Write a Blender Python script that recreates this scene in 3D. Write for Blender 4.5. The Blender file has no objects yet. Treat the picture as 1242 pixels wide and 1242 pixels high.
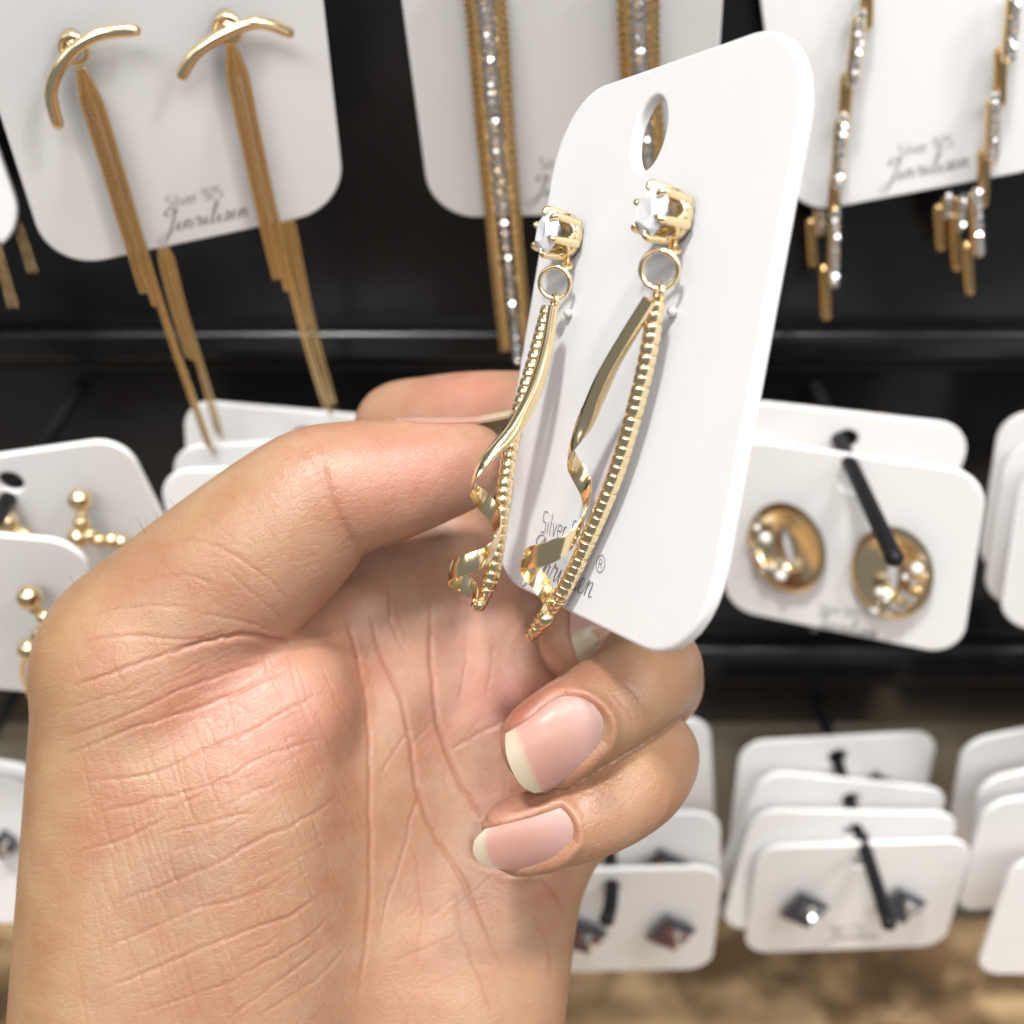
import bpy, bmesh, math, random
import numpy as np
from mathutils import Matrix, Vector, Quaternion

random.seed(7); rng = np.random.default_rng(7)
SC = bpy.context.scene
COL = SC.collection

# ------------------------------------------------------------------ camera, world, lamps, exposure
F = 1449.0; CX = 621.0                      # focal length and centre, in pixels of the 1242 px photograph
PITCH = 33.0
CAM = Vector((0.0, 0.0, 1.35))
cd = bpy.data.cameras.new('camera'); cam = bpy.data.objects.new('camera', cd); COL.objects.link(cam)
cam.location = CAM; cam.rotation_euler = (math.radians(90 - PITCH), 0, 0)
cd.sensor_width = 36; cd.lens = 36 * F / 1242; cd.clip_start = 0.01; cd.clip_end = 50
cd.dof.use_dof = True; cd.dof.focus_distance = 0.167; cd.dof.aperture_fstop = 42 / 2.9
SC.camera = cam
cy = SC.cycles; cy.use_adaptive_sampling = True; cy.adaptive_threshold = 0.03; cy.max_bounces = 7; cy.diffuse_bounces = 3; cy.glossy_bounces = 4; cy.transmission_bounces = 5
cy.use_denoising = True; cy.caustics_reflective = False; cy.caustics_refractive = False; cy.sample_clamp_indirect = 6

W = bpy.data.worlds.new('World'); SC.world = W; W.use_nodes = True
bg = W.node_tree.nodes['Background']
bg.inputs[0].default_value = (0.93, 0.97, 1.0, 1); bg.inputs[1].default_value = 0.22

def area(name, loc, target, power, size, color=(1, 0.975, 0.94), size_y=None):
    l = bpy.data.lights.new(name, 'AREA'); l.energy = power; l.color = color
    l.shape = 'DISK' if size_y is None else 'RECTANGLE'; l.size = size
    if size_y: l.size_y = size_y
    o = bpy.data.objects.new(name, l); COL.objects.link(o); o.location = loc
    o.rotation_euler = (Vector(target) - Vector(loc)).to_track_quat('-Z', 'Y').to_euler()
    return o
T0 = (0, 0.15, 1.2)
area('ceiling_spot', (-0.26, -0.22, 2.6), T0, 18.0, 0.16)
area('ceiling_spot', (0.30, -0.15, 2.6), T0, 11.0, 0.16)
area('ceiling_spot', (0.95, -0.5, 2.5), T0, 6.0, 0.16)
area('fill_panel', (-1.25, -0.75, 2.25), T0, 4.0, 1.1, (1, 0.97, 0.94), 0.6)  # unseen panels added for soft fill and bright reflections in the gold
area('fill_panel', (-0.1, -1.4, 2.6), T0, 21.0, 1.4, (1, 0.97, 0.94), 0.4)
area('fill_panel', (1.3, -0.9, 2.3), T0, 8.0, 0.9, (1, 0.97, 0.94), 0.5)
SC.view_settings.view_transform = 'Standard'; SC.view_settings.look = 'None'
SC.view_settings.exposure = 0.0; SC.view_settings.gamma = 1.0

# ------------------------------------------------------------------ coordinates: photograph pixel + depth (mm) -> metres
RC = np.array(cam.rotation_euler.to_matrix()) @ np.diag([1.0, -1.0, -1.0])   # camera axes: x right, y down, z away
def P(px, py, z):
    return np.array([(px - CX) / F * z, (py - CX) / F * z, z], float)
def PP(a):
    a = np.asarray(a, float)
    return np.stack([(a[:, 0] - CX) / F * a[:, 2], (a[:, 1] - CX) / F * a[:, 2], a[:, 2]], 1)
def c2w(p):
    return np.asarray(p, float) * 0.001 @ RC.T + np.array(CAM)
def cdir(d):
    return np.asarray(d, float) @ RC.T
DOWN = np.array([0, math.cos(math.radians(PITCH)), math.sin(math.radians(PITCH))])   # world down in camera axes

# ------------------------------------------------------------------ materials
def mat(name, color, rough=0.5, metal=0.0, **kw):
    m = bpy.data.materials.new(name); m.use_nodes = True
    b = m.node_tree.nodes['Principled BSDF']
    b.inputs['Base Color'].default_value = (*color, 1); b.inputs['Roughness'].default_value = rough
    b.inputs['Metallic'].default_value = metal
    for k, v in kw.items(): b.inputs[k].default_value = v
    return m
def nodes(m): return m.node_tree.nodes, m.node_tree.links, m.node_tree.nodes['Principled BSDF']
def noise_bump(m, scale, strength, dist=0.0002, detail=4, rough_var=None, col_var=None):
    n, l, b = nodes(m)
    tc = n.new('ShaderNodeTexCoord'); nz = n.new('ShaderNodeTexNoise')
    nz.inputs['Scale'].default_value = scale; nz.inputs['Detail'].default_value = detail
    l.new(tc.outputs['Object'], nz.inputs['Vector'])
    bp = n.new('ShaderNodeBump'); bp.inputs['Strength'].default_value = strength; bp.inputs['Distance'].default_value = dist
    l.new(nz.outputs['Fac'], bp.inputs['Height']); l.new(bp.outputs['Normal'], b.inputs['Normal'])
    if rough_var:
        mr = n.new('ShaderNodeMapRange'); mr.inputs['To Min'].default_value, mr.inputs['To Max'].default_value = rough_var
        n2 = n.new('ShaderNodeTexNoise'); n2.inputs['Scale'].default_value = scale * 0.15
        l.new(tc.outputs['Object'], n2.inputs['Vector']); l.new(n2.outputs['Fac'], mr.inputs['Value'])
        l.new(mr.outputs['Result'], b.inputs['Roughness'])
    if col_var:
        mx = n.new('ShaderNodeMix'); mx.data_type = 'RGBA'
        mx.inputs[6].default_value = (*col_var[0], 1); mx.inputs[7].default_value = (*col_var[1], 1)
        n3 = n.new('ShaderNodeTexNoise'); n3.inputs['Scale'].default_value = col_var[2]; n3.inputs['Detail'].default_value = 5
        l.new(tc.outputs['Object'], n3.inputs['Vector']); l.new(n3.outputs['Fac'], mx.inputs['Factor'])
        l.new(mx.outputs[2], b.inputs['Base Color'])
    return m
M_card = noise_bump(mat('white_card', (0.76, 0.755, 0.755), 0.55), 900, 0.14, 0.0002, 6, None, ((0.80, 0.795, 0.795), (0.84, 0.835, 0.835), 60))
M_gold = noise_bump(mat('polished_gold', (0.96, 0.78, 0.49), 0.1, 1.0), 200, 0.04, 0.0002, 2, (0.13, 0.22))
M_goldw = noise_bump(mat('warm_gold', (0.80, 0.55, 0.26), 0.22, 1.0), 400, 0.2, 0.0002, 3)
M_chain = noise_bump(mat('gold_chain', (0.76, 0.56, 0.29), 0.24, 1.0), 2200, 0.8, 0.0004, 2)
M_crys = mat('crystal', (0.93, 0.95, 1.0), 0.06, 0.15, **{'Specular IOR Level': 1.0, 'Coat Weight': 1.0, 'Coat Roughness': 0.0, 'Thin Film Thickness': 420.0, 'Thin Film IOR': 1.6})
M_snake = noise_bump(mat('snake_chain', (0.90, 0.68, 0.36), 0.24, 1.0), 1500, 0.5, 0.0003, 2)
M_cryb = mat('small_crystal', (0.95, 0.94, 0.95), 0.05, 0.9)
M_pearl = mat('pearl', (0.85, 0.82, 0.78), 0.18, 0.0, **{'Coat Weight': 0.5})
M_dark = mat('dark_stone', (0.035, 0.037, 0.05), 0.2, 0.0, **{'Coat Weight': 1.0})
M_pinkst = mat('rose_stone', (0.16, 0.08, 0.07), 0.2, 0.3)
M_peg = noise_bump(mat('black_plastic', (0.008, 0.008, 0.009), 0.5, 0.0, **{'Specular IOR Level': 0.3}), 300, 0.2, 0.0003)
M_wall = noise_bump(mat('black_acrylic', (0.007, 0.007, 0.008), 0.15, 0.0, **{'Specular IOR Level': 0.55}), 40, 0.06, 0.0005, 3, (0.14, 0.30))
M_grey = noise_bump(mat('grey_panel', (0.19, 0.18, 0.15), 0.5), 60, 0.1, 0.0005)
M_ink = mat('ink', (0.20, 0.195, 0.20), 0.6)
M_clear = mat('clear_stopper', (0.78, 0.77, 0.75), 0.12, 0.0, **{'Transmission Weight': 0.3, 'IOR': 1.4})
def wood():
    m = mat('light_wood', (0.5, 0.33, 0.16), 0.5); n, l, b = nodes(m)
    tc = n.new('ShaderNodeTexCoord'); mp = n.new('ShaderNodeMapping'); mp.inputs['Scale'].default_value = (10, 60, 60)
    nz = n.new('ShaderNodeTexNoise'); nz.inputs['Scale'].default_value = 1.5; nz.inputs['Detail'].default_value = 8
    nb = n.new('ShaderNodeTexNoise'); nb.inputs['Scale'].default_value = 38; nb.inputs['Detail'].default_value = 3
    cr = n.new('ShaderNodeValToRGB'); cr.color_ramp.elements[0].color = (0.36, 0.235, 0.12, 1); cr.color_ramp.elements[1].color = (0.54, 0.375, 0.21, 1)
    cr.color_ramp.elements[0].position = .3; cr.color_ramp.elements[1].position = .7
    c2 = n.new('ShaderNodeValToRGB'); c2.color_ramp.elements[0].color = (0.40, 0.36, 0.33, 1); c2.color_ramp.elements[1].color = (1, 1, 1, 1)  # dark blotches put into the wood colour as blurred shadows of the cards
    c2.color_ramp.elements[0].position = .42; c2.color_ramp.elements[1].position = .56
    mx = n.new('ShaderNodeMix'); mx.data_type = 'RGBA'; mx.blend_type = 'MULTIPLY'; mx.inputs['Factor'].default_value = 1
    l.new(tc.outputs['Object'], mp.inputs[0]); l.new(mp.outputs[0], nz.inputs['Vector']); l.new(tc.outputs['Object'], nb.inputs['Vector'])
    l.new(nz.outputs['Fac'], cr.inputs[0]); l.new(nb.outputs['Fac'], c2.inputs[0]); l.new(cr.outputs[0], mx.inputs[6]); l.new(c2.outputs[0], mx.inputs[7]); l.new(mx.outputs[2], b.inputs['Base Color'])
    return m
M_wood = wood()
def skin():
    m = mat('skin', (0.6, 0.36, 0.25), 0.47); n, l, b = nodes(m)
    b.subsurface_method if hasattr(b, 'subsurface_method') else None
    b.inputs['Subsurface Weight'].default_value = 0.58
    b.inputs['Subsurface Radius'].default_value = (1.0, 0.38, 0.2); b.inputs['Subsurface Scale'].default_value = 0.0022
    b.inputs['Specular IOR Level'].default_value = 0.6
    at = n.new('ShaderNodeAttribute'); at.attribute_name = 'skin_colour'
    tc = n.new('ShaderNodeTexCoord')
    # blotches
    nz = n.new('ShaderNodeTexNoise'); nz.inputs['Scale'].default_value = 95; nz.inputs['Detail'].default_value = 7; nz.inputs['Roughness'].default_value = .65
    l.new(tc.outputs['Object'], nz.inputs['Vector'])
    mr = n.new('ShaderNodeMapRange'); mr.inputs['From Min'].default_value = .3; mr.inputs['From Max'].default_value = .7
    mr.inputs['To Min'].default_value = 0.0; mr.inputs['To Max'].default_value = 1.0; l.new(nz.outputs['Fac'], mr.inputs['Value'])
    mx = n.new('ShaderNodeMix'); mx.data_type = 'RGBA'; mx.blend_type = 'MULTIPLY'; mx.inputs['Factor'].default_value = 1
    cr = n.new('ShaderNodeValToRGB'); cr.color_ramp.elements[0].color = (0.92, 0.74, 0.70, 1); cr.color_ramp.elements[1].color = (1.08, 1.13, 1.15, 1)
    l.new(mr.outputs[0], cr.inputs[0]); l.new(at.outputs['Color'], mx.inputs[6]); l.new(cr.outputs[0], mx.inputs[7]); l.new(mx.outputs[2], b.inputs['Base Color'])
    # fine skin lines: two crossing sets of thin furrows plus pores
    hs = []
    for rot, sc in (((0.2, 0.5, 0.5), (0.16, 1.0, 1.0)), ((0.2, 0.5, -1.0), (0.2, 1.2, 1.2))):
        mp = n.new('ShaderNodeMapping'); mp.inputs['Rotation'].default_value = rot
        mp2 = n.new('ShaderNodeMapping'); mp2.inputs['Scale'].default_value = sc
        nn = n.new('ShaderNodeTexNoise'); nn.inputs['Scale'].default_value = 760; nn.inputs['Detail'].default_value = 0.6; nn.inputs['Roughness'].default_value = .6
        l.new(tc.outputs['Object'], mp.inputs[0]); l.new(mp.outputs[0], mp2.inputs[0]); l.new(mp2.outputs[0], nn.inputs['Vector'])
        sb = n.new('ShaderNodeMath'); sb.operation = 'SUBTRACT'; sb.inputs[1].default_value = .5; l.new(nn.outputs['Fac'], sb.inputs[0])
        ab = n.new('ShaderNodeMath'); ab.operation = 'ABSOLUTE'; l.new(sb.outputs[0], ab.inputs[0])
        sm = n.new('ShaderNodeMath'); sm.operation = 'SMOOTH_MIN'; sm.inputs[1].default_value = .055; sm.inputs[2].default_value = .06; l.new(ab.outputs[0], sm.inputs[0]); hs.append(sm)
    ad1 = n.new('ShaderNodeMath'); ad1.operation = 'ADD'; l.new(hs[0].outputs[0], ad1.inputs[0]); l.new(hs[1].outputs[0], ad1.inputs[1])
    nf = n.new('ShaderNodeTexNoise'); nf.inputs['Scale'].default_value = 3200; nf.inputs['Detail'].default_value = 1; l.new(tc.outputs['Object'], nf.inputs['Vector'])
    ad2 = n.new('ShaderNodeMath'); ad2.operation = 'MULTIPLY_ADD'; ad2.inputs[1].default_value = .11; l.new(nf.outputs['Fac'], ad2.inputs[0]); l.new(ad1.outputs[0], ad2.inputs[2])
    bp = n.new('ShaderNodeBump'); bp.inputs['Strength'].default_value = 0.7; bp.inputs['Distance'].default_value = 0.0006
    l.new(ad2.outputs[0], bp.inputs['Height']); l.new(bp.outputs['Normal'], b.inputs['Normal'])
    rr = n.new('ShaderNodeMapRange'); rr.inputs['To Min'].default_value = .33; rr.inputs['To Max'].default_value = .50
    l.new(nz.outputs['Fac'], rr.inputs['Value']); l.new(rr.outputs[0], b.inputs['Roughness'])
    return m
M_skin = skin()
def nail_mat():
    m = mat('nail', (0.7, 0.45, 0.42), 0.42); n, l, b = nodes(m)
    b.inputs['Subsurface Weight'].default_value = .4; b.inputs['Subsurface Radius'].default_value = (1, .5, .4); b.inputs['Subsurface Scale'].default_value = .0012
    b.inputs['Coat Weight'].default_value = .03; b.inputs['Coat Roughness'].default_value = .15
    at = n.new('ShaderNodeAttribute'); at.attribute_name = 'skin_colour'; l.new(at.outputs['Color'], b.inputs['Base Color'])
    tc = n.new('ShaderNodeTexCoord'); nz = n.new('ShaderNodeTexNoise'); nz.inputs['Scale'].default_value = 500
    l.new(tc.outputs['Object'], nz.inputs['Vector']); bp = n.new('ShaderNodeBump'); bp.inputs['Strength'].default_value = .15; bp.inputs['Distance'].default_value = .0002
    l.new(nz.outputs['Fac'], bp.inputs['Height']); l.new(bp.outputs['Normal'], b.inputs['Normal'])
    return m
M_nail = nail_mat()

# ------------------------------------------------------------------ mesh helpers (camera-space millimetres)
def cat(k, t):
    t = np.asarray(t, float); k = np.asarray(k, float)
    if len(k) == 1: return np.repeat(k, len(t), 0)
    t = np.clip(t, 0, 1) * (len(k) - 1); i = np.minimum(t.astype(int), len(k) - 2); f = (t - i)[:, None] if k.ndim > 1 else t - i
    p0, p1, p2, p3 = k[np.maximum(i - 1, 0)], k[i], k[i + 1], k[np.minimum(i + 2, len(k) - 1)]
    return 0.5 * (2 * p1 + (p2 - p0) * f + (2 * p0 - 5 * p1 + 4 * p2 - p3) * f ** 2 + (3 * p1 - p0 - 3 * p2 + p3) * f ** 3)
def spline(pts, n): return cat(pts, np.linspace(0, 1, n))
class MB:
    def __init__(s): s.v = []; s.f = []; s.n = 0
    def add(s, V, Fs):
        s.v.append(np.asarray(V, float)); s.f += [tuple(i + s.n for i in f) for f in Fs]; s.n += len(V); return s
    def verts(s): return np.concatenate(s.v)
def frames(path):
    t = np.gradient(path, axis=0); t /= np.linalg.norm(t, axis=1)[:, None] + 1e-12
    u = np.cross(t[0], [0.3, 0.2, 1.0]); u /= np.linalg.norm(u); us = [u]
    for i in range(1, len(path)):
        u = us[-1] - t[i] * (us[-1] @ t[i]); us.append(u / np.linalg.norm(u))
    us = np.array(us); return t, us, np.cross(t, us)
def tube(path, r, sides=10, closed=False, caps=True):
    path = np.asarray(path, float); n = len(path); r = np.broadcast_to(np.asarray(r, float), (n,))
    t, u, w = frames(path)
    if closed:
        t = np.roll(path, -1, 0) - np.roll(path, 1, 0); t /= np.linalg.norm(t, axis=1)[:, None]
        nrm = np.cross(path[0] - path.mean(0), path[n // 4] - path.mean(0)); nrm /= np.linalg.norm(nrm)
        u = np.repeat(nrm[None], n, 0); w = np.cross(t, u)
    a = np.linspace(0, 2 * np.pi, sides, endpoint=False)
    V = path[:, None] + r[:, None, None] * (np.cos(a)[None, :, None] * u[:, None] + np.sin(a)[None, :, None] * w[:, None])
    Fs = []
    for i in range(n if closed else n - 1):
        for j in range(sides):
            i2 = (i + 1) % n; j2 = (j + 1) % sides
            Fs.append((i * sides + j, i * sides + j2, i2 * sides + j2, i2 * sides + j))
    if caps and not closed:
        Fs.append(tuple(range(sides))[::-1]); Fs.append(tuple((n - 1) * sides + j for j in range(sides)))
    return V.reshape(-1, 3), Fs
def capsule_r(n, r, e=3):
    x = np.linspace(0, 1, n); k = np.minimum(np.minimum(x, 1 - x) * (n - 1) / e, 1); return r * np.sqrt(np.maximum(1 - (1 - k) ** 2, 0.02))
def ball(c, r, seg=16, rings=10, sq=(1, 1, 1)):
    th = np.linspace(0, np.pi, rings + 1)[1:-1]; ph = np.linspace(0, 2 * np.pi, seg, endpoint=False)
    V = [[0, 0, 1]] + [[np.sin(t) * np.cos(p), np.sin(t) * np.sin(p), np.cos(t)] for t in th for p in ph] + [[0, 0, -1]]
    Fs = [(0, 1 + j, 1 + (j + 1) % seg) for j in range(seg)]
    for i in range(len(th) - 1):
        for j in range(seg):
            a = 1 + i * seg + j; b = 1 + i * seg + (j + 1) % seg; Fs.append((a, a + seg, b + seg, b))
    L = 1 + len(th) * seg; o = 1 + (len(th) - 1) * seg
    Fs += [(o + j, L, o + (j + 1) % seg) for j in range(seg)]
    return np.array(V) * r * np.array(sq) + np.asarray(c, float), Fs
def lathe(profile, seg, origin, axis, up=None):
    """profile rows: (radius, height) in mm along axis"""
    ax = np.asarray(axis, float); ax = ax / np.linalg.norm(ax); u = np.cross(ax, up if up is not None else [0.1, 1, 0.3]); u /= np.linalg.norm(u); w = np.cross(ax, u)
    a = np.linspace(0, 2 * np.pi, seg, endpoint=False); V = []
    for r, h in profile:
        for t in a: V.append(np.asarray(origin) + ax * h + r * (np.cos(t) * u + np.sin(t) * w))
    Fs = []
    for i in range(len(profile) - 1):
        for j in range(seg):
            j2 = (j + 1) % seg; Fs.append((i * seg + j, i * seg + j2, (i + 1) * seg + j2, (i + 1) * seg + j))
    Fs.append(tuple(range(seg))[::-1]); Fs.append(tuple((len(profile) - 1) * seg + j for j in range(seg)))
    return np.array(V), Fs

def new_mesh(name, V, Fs, m, smooth=True):
    me = bpy.data.meshes.new(name); me.from_pydata([tuple(v) for v in V], [], Fs); me.update()
    if m: me.materials.append(m)
    if smooth: me.shade_smooth()
    return me
def link(o, parent=None):
    COL.objects.link(o)
    if parent: o.parent = parent
    return o
def tag(o, label=None, cat_=None, group=None, kind=None):
    if label: o['label'] = label
    if cat_: o['category'] = cat_
    if group: o['group'] = group
    if kind: o['kind'] = kind
    return o
def root(name, origin_c, label, cat_, group=None):
    o = link(bpy.data.objects.new(name, None)); o.empty_display_size = .005
    o.location = c2w(np.asarray(origin_c)[None])[0]; return tag(o, label, cat_, group)
def wloc(o):
    l = np.zeros(3)
    while o: l += np.array(o.location); o = o.parent
    return l
def part(name, mb, m, parent, smooth=True, sharp=None):
    """mb in camera mm; the parent chain holds translations only"""
    V = c2w(mb.verts()) - wloc(parent); c = V.mean(0)
    me = new_mesh(name, V - c, mb.f, m, smooth)
    if sharp: me.set_sharp_from_angle(angle=math.radians(sharp))
    o = link(bpy.data.objects.new(name, me), parent); o.location = c; return o
def inst(name, me, pos_c, parent, xaxis=None, zaxis=None, scale=1):
    """a piece sharing mesh data (mesh in metres), its local z along zaxis (camera axes)"""
    o = link(bpy.data.objects.new(name, me), parent); o.location = c2w(np.asarray(pos_c)[None])[0] - wloc(parent)
    if zaxis is not None:
        z = cdir(np.asarray(zaxis) / np.linalg.norm(zaxis)); x = cdir(xaxis if xaxis is not None else [0.2, 0.1, -1.0]); x = x - z * (x @ z); x /= np.linalg.norm(x)
        y = np.cross(z, x); o.rotation_euler = Matrix(np.stack([x, y, z], 1).tolist()).to_euler()
    if np.ndim(scale) or scale != 1: o.scale = (scale,) * 3 if np.ndim(scale) == 0 else tuple(scale)
    return o

# ------------------------------------------------------------------ the setting: black acrylic display wall, grey panel below it, wooden shelf
def wbox(name, lo, hi, m, parent=None, bev=0.0, kind=None):
    lo = np.array(lo); hi = np.array(hi); c = (lo + hi) / 2; bm = bmesh.new(); bmesh.ops.create_cube(bm, size=1)
    bmesh.ops.scale(bm, vec=tuple(hi - lo), verts=bm.verts)
    if bev: bmesh.ops.bevel(bm, geom=list(bm.edges), offset=bev, segments=3, affect='EDGES', profile=.6)
    me = bpy.data.meshes.new(name); bm.to_mesh(me); bm.free(); me.materials.append(m); me.shade_smooth(); me.set_sharp_from_angle(angle=math.radians(40))
    o = link(bpy.data.objects.new(name, me), parent); o.location = c - (wloc(parent) if parent else 0)
    if kind: o['kind'] = kind
    return o
YW = 0.266
wall = wbox('display_wall', (-.6, YW, 1.101), (.6, YW + .03, 1.62), M_wall, None, .0015, 'structure')
for z0, z1 in ((1.2237, 1.231), (1.122, 1.134)):          # aluminium-backed slat rails the pegs hook into
    wbox('rail', (-.6, YW - .005, z0), (.6, YW - .0005, z1), M_wall, wall, .0012)
    wbox('groove', (-.6, YW - .0012, z0 - .0045), (.6, YW - .0004, z0 - .0008), M_peg, wall)
lower = wbox('lower_panel', (-.6, YW + .004, .96), (.6, YW + .028, 1.1005), M_grey, None, .001, 'structure')
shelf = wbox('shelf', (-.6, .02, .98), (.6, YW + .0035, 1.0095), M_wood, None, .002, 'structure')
# ------------------------------------------------------------------ cards: pose fitted to edge points of the photograph
def rx(a): c, s = math.cos(a), math.sin(a); return np.array([[1, 0, 0], [0, c, -s], [0, s, c]])
def ry(a): c, s = math.cos(a), math.sin(a); return np.array([[c, 0, s], [0, 1, 0], [-s, 0, c]])
def rz(a): c, s = math.cos(a), math.sin(a); return np.array([[c, -s, 0], [s, c, 0], [0, 0, 1]])
RB = np.stack([[1, 0, 0], DOWN, np.cross([1, 0, 0], DOWN)], 1)
class Pose: pass
def fit_card(w, h, obs, z0, ctr, prior=(0, 0, 0), wt=(25, 25, 10), wz=.6, free=False):
    """obs: (side, px, py) with side L R T B; returns pose of a w x h mm card"""
    p = np.array([*prior, (ctr[0] - CX) / F * z0, (ctr[1] - CX) / F * z0, z0], float); base = RB if not free else np.eye(3)
    def R(p): return base @ ry(p[0]) @ rx(p[1]) @ rz(p[2])
    def res(p):
        Lc = np.array([[-w, -h, 0], [w, -h, 0], [w, h, 0], [-w, h, 0]]) / 2; Q = Lc @ R(p).T + p[3:]; q = Q[:, :2] / Q[:, 2:] * F + CX
        e = {'T': (0, 1), 'R': (1, 2), 'B': (2, 3), 'L': (3, 0)}; r = []
        for s, x, y in obs:
            a, b = q[e[s][0]], q[e[s][1]]; d = (b - a) / np.linalg.norm(b - a); r.append((x - a[0]) * d[1] - (y - a[1]) * d[0])
        return np.array(r + [wt[0] * (p[0] - prior[0]), wt[1] * (p[1] - prior[1]), wt[2] * (p[2] - prior[2]), wz * (p[5] - z0), .05 * (p[3] - (ctr[0] - CX) / F * z0), .05 * (p[4] - (ctr[1] - CX) / F * z0)])
    lam = 1e-2
    for _ in range(80):
        r = res(p); J = np.stack([(res(p + 1e-4 * np.eye(6)[k]) - r) / 1e-4 for k in range(6)], 1); A = J.T @ J
        s = np.linalg.solve(A + lam * np.diag(np.diag(A)), -J.T @ r)
        if (res(p + s) ** 2).sum() < (r ** 2).sum(): p = p + s; lam *= .4
        else: lam *= 4
        if lam > 1e8: break
    o = Pose(); o.R = R(p); o.t = p[3:]; o.w = w; o.h = h; o.err = np.abs(res(p)[:len(obs)]).max(); o.p = p
    return o
def lp(c, u, v, n=0.0):        # card-local mm (u right, v up, n out of the front) -> camera mm
    return c.R @ np.array([u, -v, -n]) + c.t
def zat(c, px, py, n=0.0):     # point on the card plane (n mm in front of it) along a pixel's ray
    d = np.array([(px - CX) / F, (py - CX) / F, 1.0]); nn = c.R[:, 2]; return d * ((nn @ (c.t - nn * n)) / (nn @ d))
def hit(c, px, py):
    q = c.R.T @ (zat(c, px, py) - c.t); return q[0], -q[1]
def rrect(w, h, r, n=9):
    pts = []
    for cx, cy, a0 in ((w / 2 - r, h / 2 - r, 0), (-w / 2 + r, h / 2 - r, 90), (-w / 2 + r, -h / 2 + r, 180), (w / 2 - r, -h / 2 + r, 270)):
        for k in range(n + 1): a = math.radians(a0 + 90 * k / n); pts.append((cx + r * math.cos(a), cy + r * math.sin(a)))
    return pts
CARD_ME = {}
def card_mesh(w, h, r, hole, t, bev):
    key = (w, h, r, hole, t, bev)
    if key in CARD_ME: return CARD_ME[key]
    cu = bpy.data.curves.new('card', 'CURVE'); cu.dimensions = '2D'; cu.fill_mode = 'BOTH'
    loops = [rrect(w, h, r)]
    hx, hy, hw, hh = hole; loops.append([(hx + hw * math.cos(a), hy + hh * math.sin(a)) for a in np.linspace(0, 2 * math.pi, 36, endpoint=False)])
    for lpt in loops:
        s = cu.splines.new('POLY'); s.points.add(len(lpt) - 1); s.use_cyclic_u = True
        for q, (x, y) in zip(s.points, lpt): q.co = (x * .001, y * .001, 0, 1)
    cu.extrude = (t / 2 - bev) * .001; cu.bevel_depth = bev * .001; cu.bevel_resolution = 2; cu.offset = -bev * .001
    o = link(bpy.data.objects.new('tmp', cu)); dg = bpy.context.evaluated_depsgraph_get()
    me = bpy.data.meshes.new_from_object(o.evaluated_get(dg)); bpy.data.objects.remove(o); me.name = 'card'
    me.materials.clear(); me.materials.append(M_card); me.shade_smooth(); me.set_sharp_from_angle(angle=math.radians(28))
    CARD_ME[key] = me; return me
def card_obj(name, c, label, group=None, r=9, hole=None, t=1.5, bev=.4):
    hole = hole or (0, c.h / 2 - 7, 2.7, 2.7)
    o = link(bpy.data.objects.new(name, card_mesh(c.w, c.h, r, hole, t, bev)))
    Rw = RC @ c.R @ np.diag([1.0, -1.0, -1.0]); m = Matrix(Rw.tolist()).to_4x4(); m.translation = Vector(c2w((c.t + c.R[:, 2] * t / 2)[None])[0])
    o.matrix_world = m; return tag(o, label, 'earring card', group)
# lettering: pen strokes laid on the card as thin ribbons of ink
SCRIPT = {
 'J': (1.75, [[(1.75, 2.15), (1.2, 2.6), (.6, 2.55), (.35, 2.15), (.7, 1.85), (1.2, 2.2), (1.45, 2.5), (1.4, 1.3), (1.2, -.3), (.8, -1.15), (.3, -1.1), (.2, -.7), (.7, -.3), (1.75, .12)]]),
 'i': (.72, [[(0, .1), (.28, .95), (.3, .25), (.45, 0), (.72, .12)], [(.36, 1.45), (.42, 1.55)]]),
 'n': (1.2, [[(0, .1), (.2, .85), (.3, .95), (.28, 0)], [(.28, .45), (.55, .92), (.8, .85), (.8, .25), (.93, 0), (1.2, .12)]]),
 'r': (.95, [[(0, .1), (.25, 1.12), (.38, .85), (.7, .92), (.66, .3), (.75, .02), (.95, .12)]]),
 'l': (.7, [[(0, .1), (.5, 1.4), (.58, 2.2), (.42, 2.45), (.3, 1.9), (.28, .4), (.42, 0), (.7, .12)]]),
 's': (.75, [[(0, .1), (.4, 1.08), (.6, .5), (.42, .0), (.15, .1)], [(.45, .0), (.75, .12)]]),
 'e': (.85, [[(0, .1), (.45, .45), (.58, .85), (.4, 1.0), (.22, .6), (.3, .1), (.55, 0), (.85, .12)]]),
}
BLOCK = {
 'S': (1.1, [[(.9, 1.9), (.2, 1.9), (.1, 1.5), (.2, 1.05), (.8, .95), (.9, .5), (.8, .05), (.1, .05)]]),
 'i': (.5, [[(.2, 0), (.2, 1.15)], [(.2, 1.6), (.2, 1.75)]]), 'l': (.5, [[(.2, 1.95), (.2, .15), (.35, 0)]]),
 'v': (1.0, [[(.1, 1.2), (.45, 0), (.8, 1.2)]]), 'e': (1.0, [[(.1, .65), (.8, .65), (.75, 1.15), (.25, 1.2), (.1, .8), (.15, .15), (.4, 0), (.8, .1)]]),
 'r': (.8, [[(.15, 0), (.15, 1.2)], [(.15, .8), (.4, 1.2), (.65, 1.15)]]), ' ': (.7, []),
 '9': (1.1, [[(.85, 1.0), (.2, 1.0), (.1, 1.5), (.2, 1.95), (.8, 1.95), (.88, 1.5), (.88, .1), (.2, .05)]]),
 '2': (1.1, [[(.1, 1.9), (.8, 1.95), (.88, 1.5), (.8, 1.05), (.2, .95), (.1, .5), (.1, .05), (.9, .05)]]),
 '5': (1.1, [[(.88, 1.95), (.15, 1.95), (.12, 1.05), (.8, 1.05), (.9, .55), (.8, .05), (.1, .05)]]),
}
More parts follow.
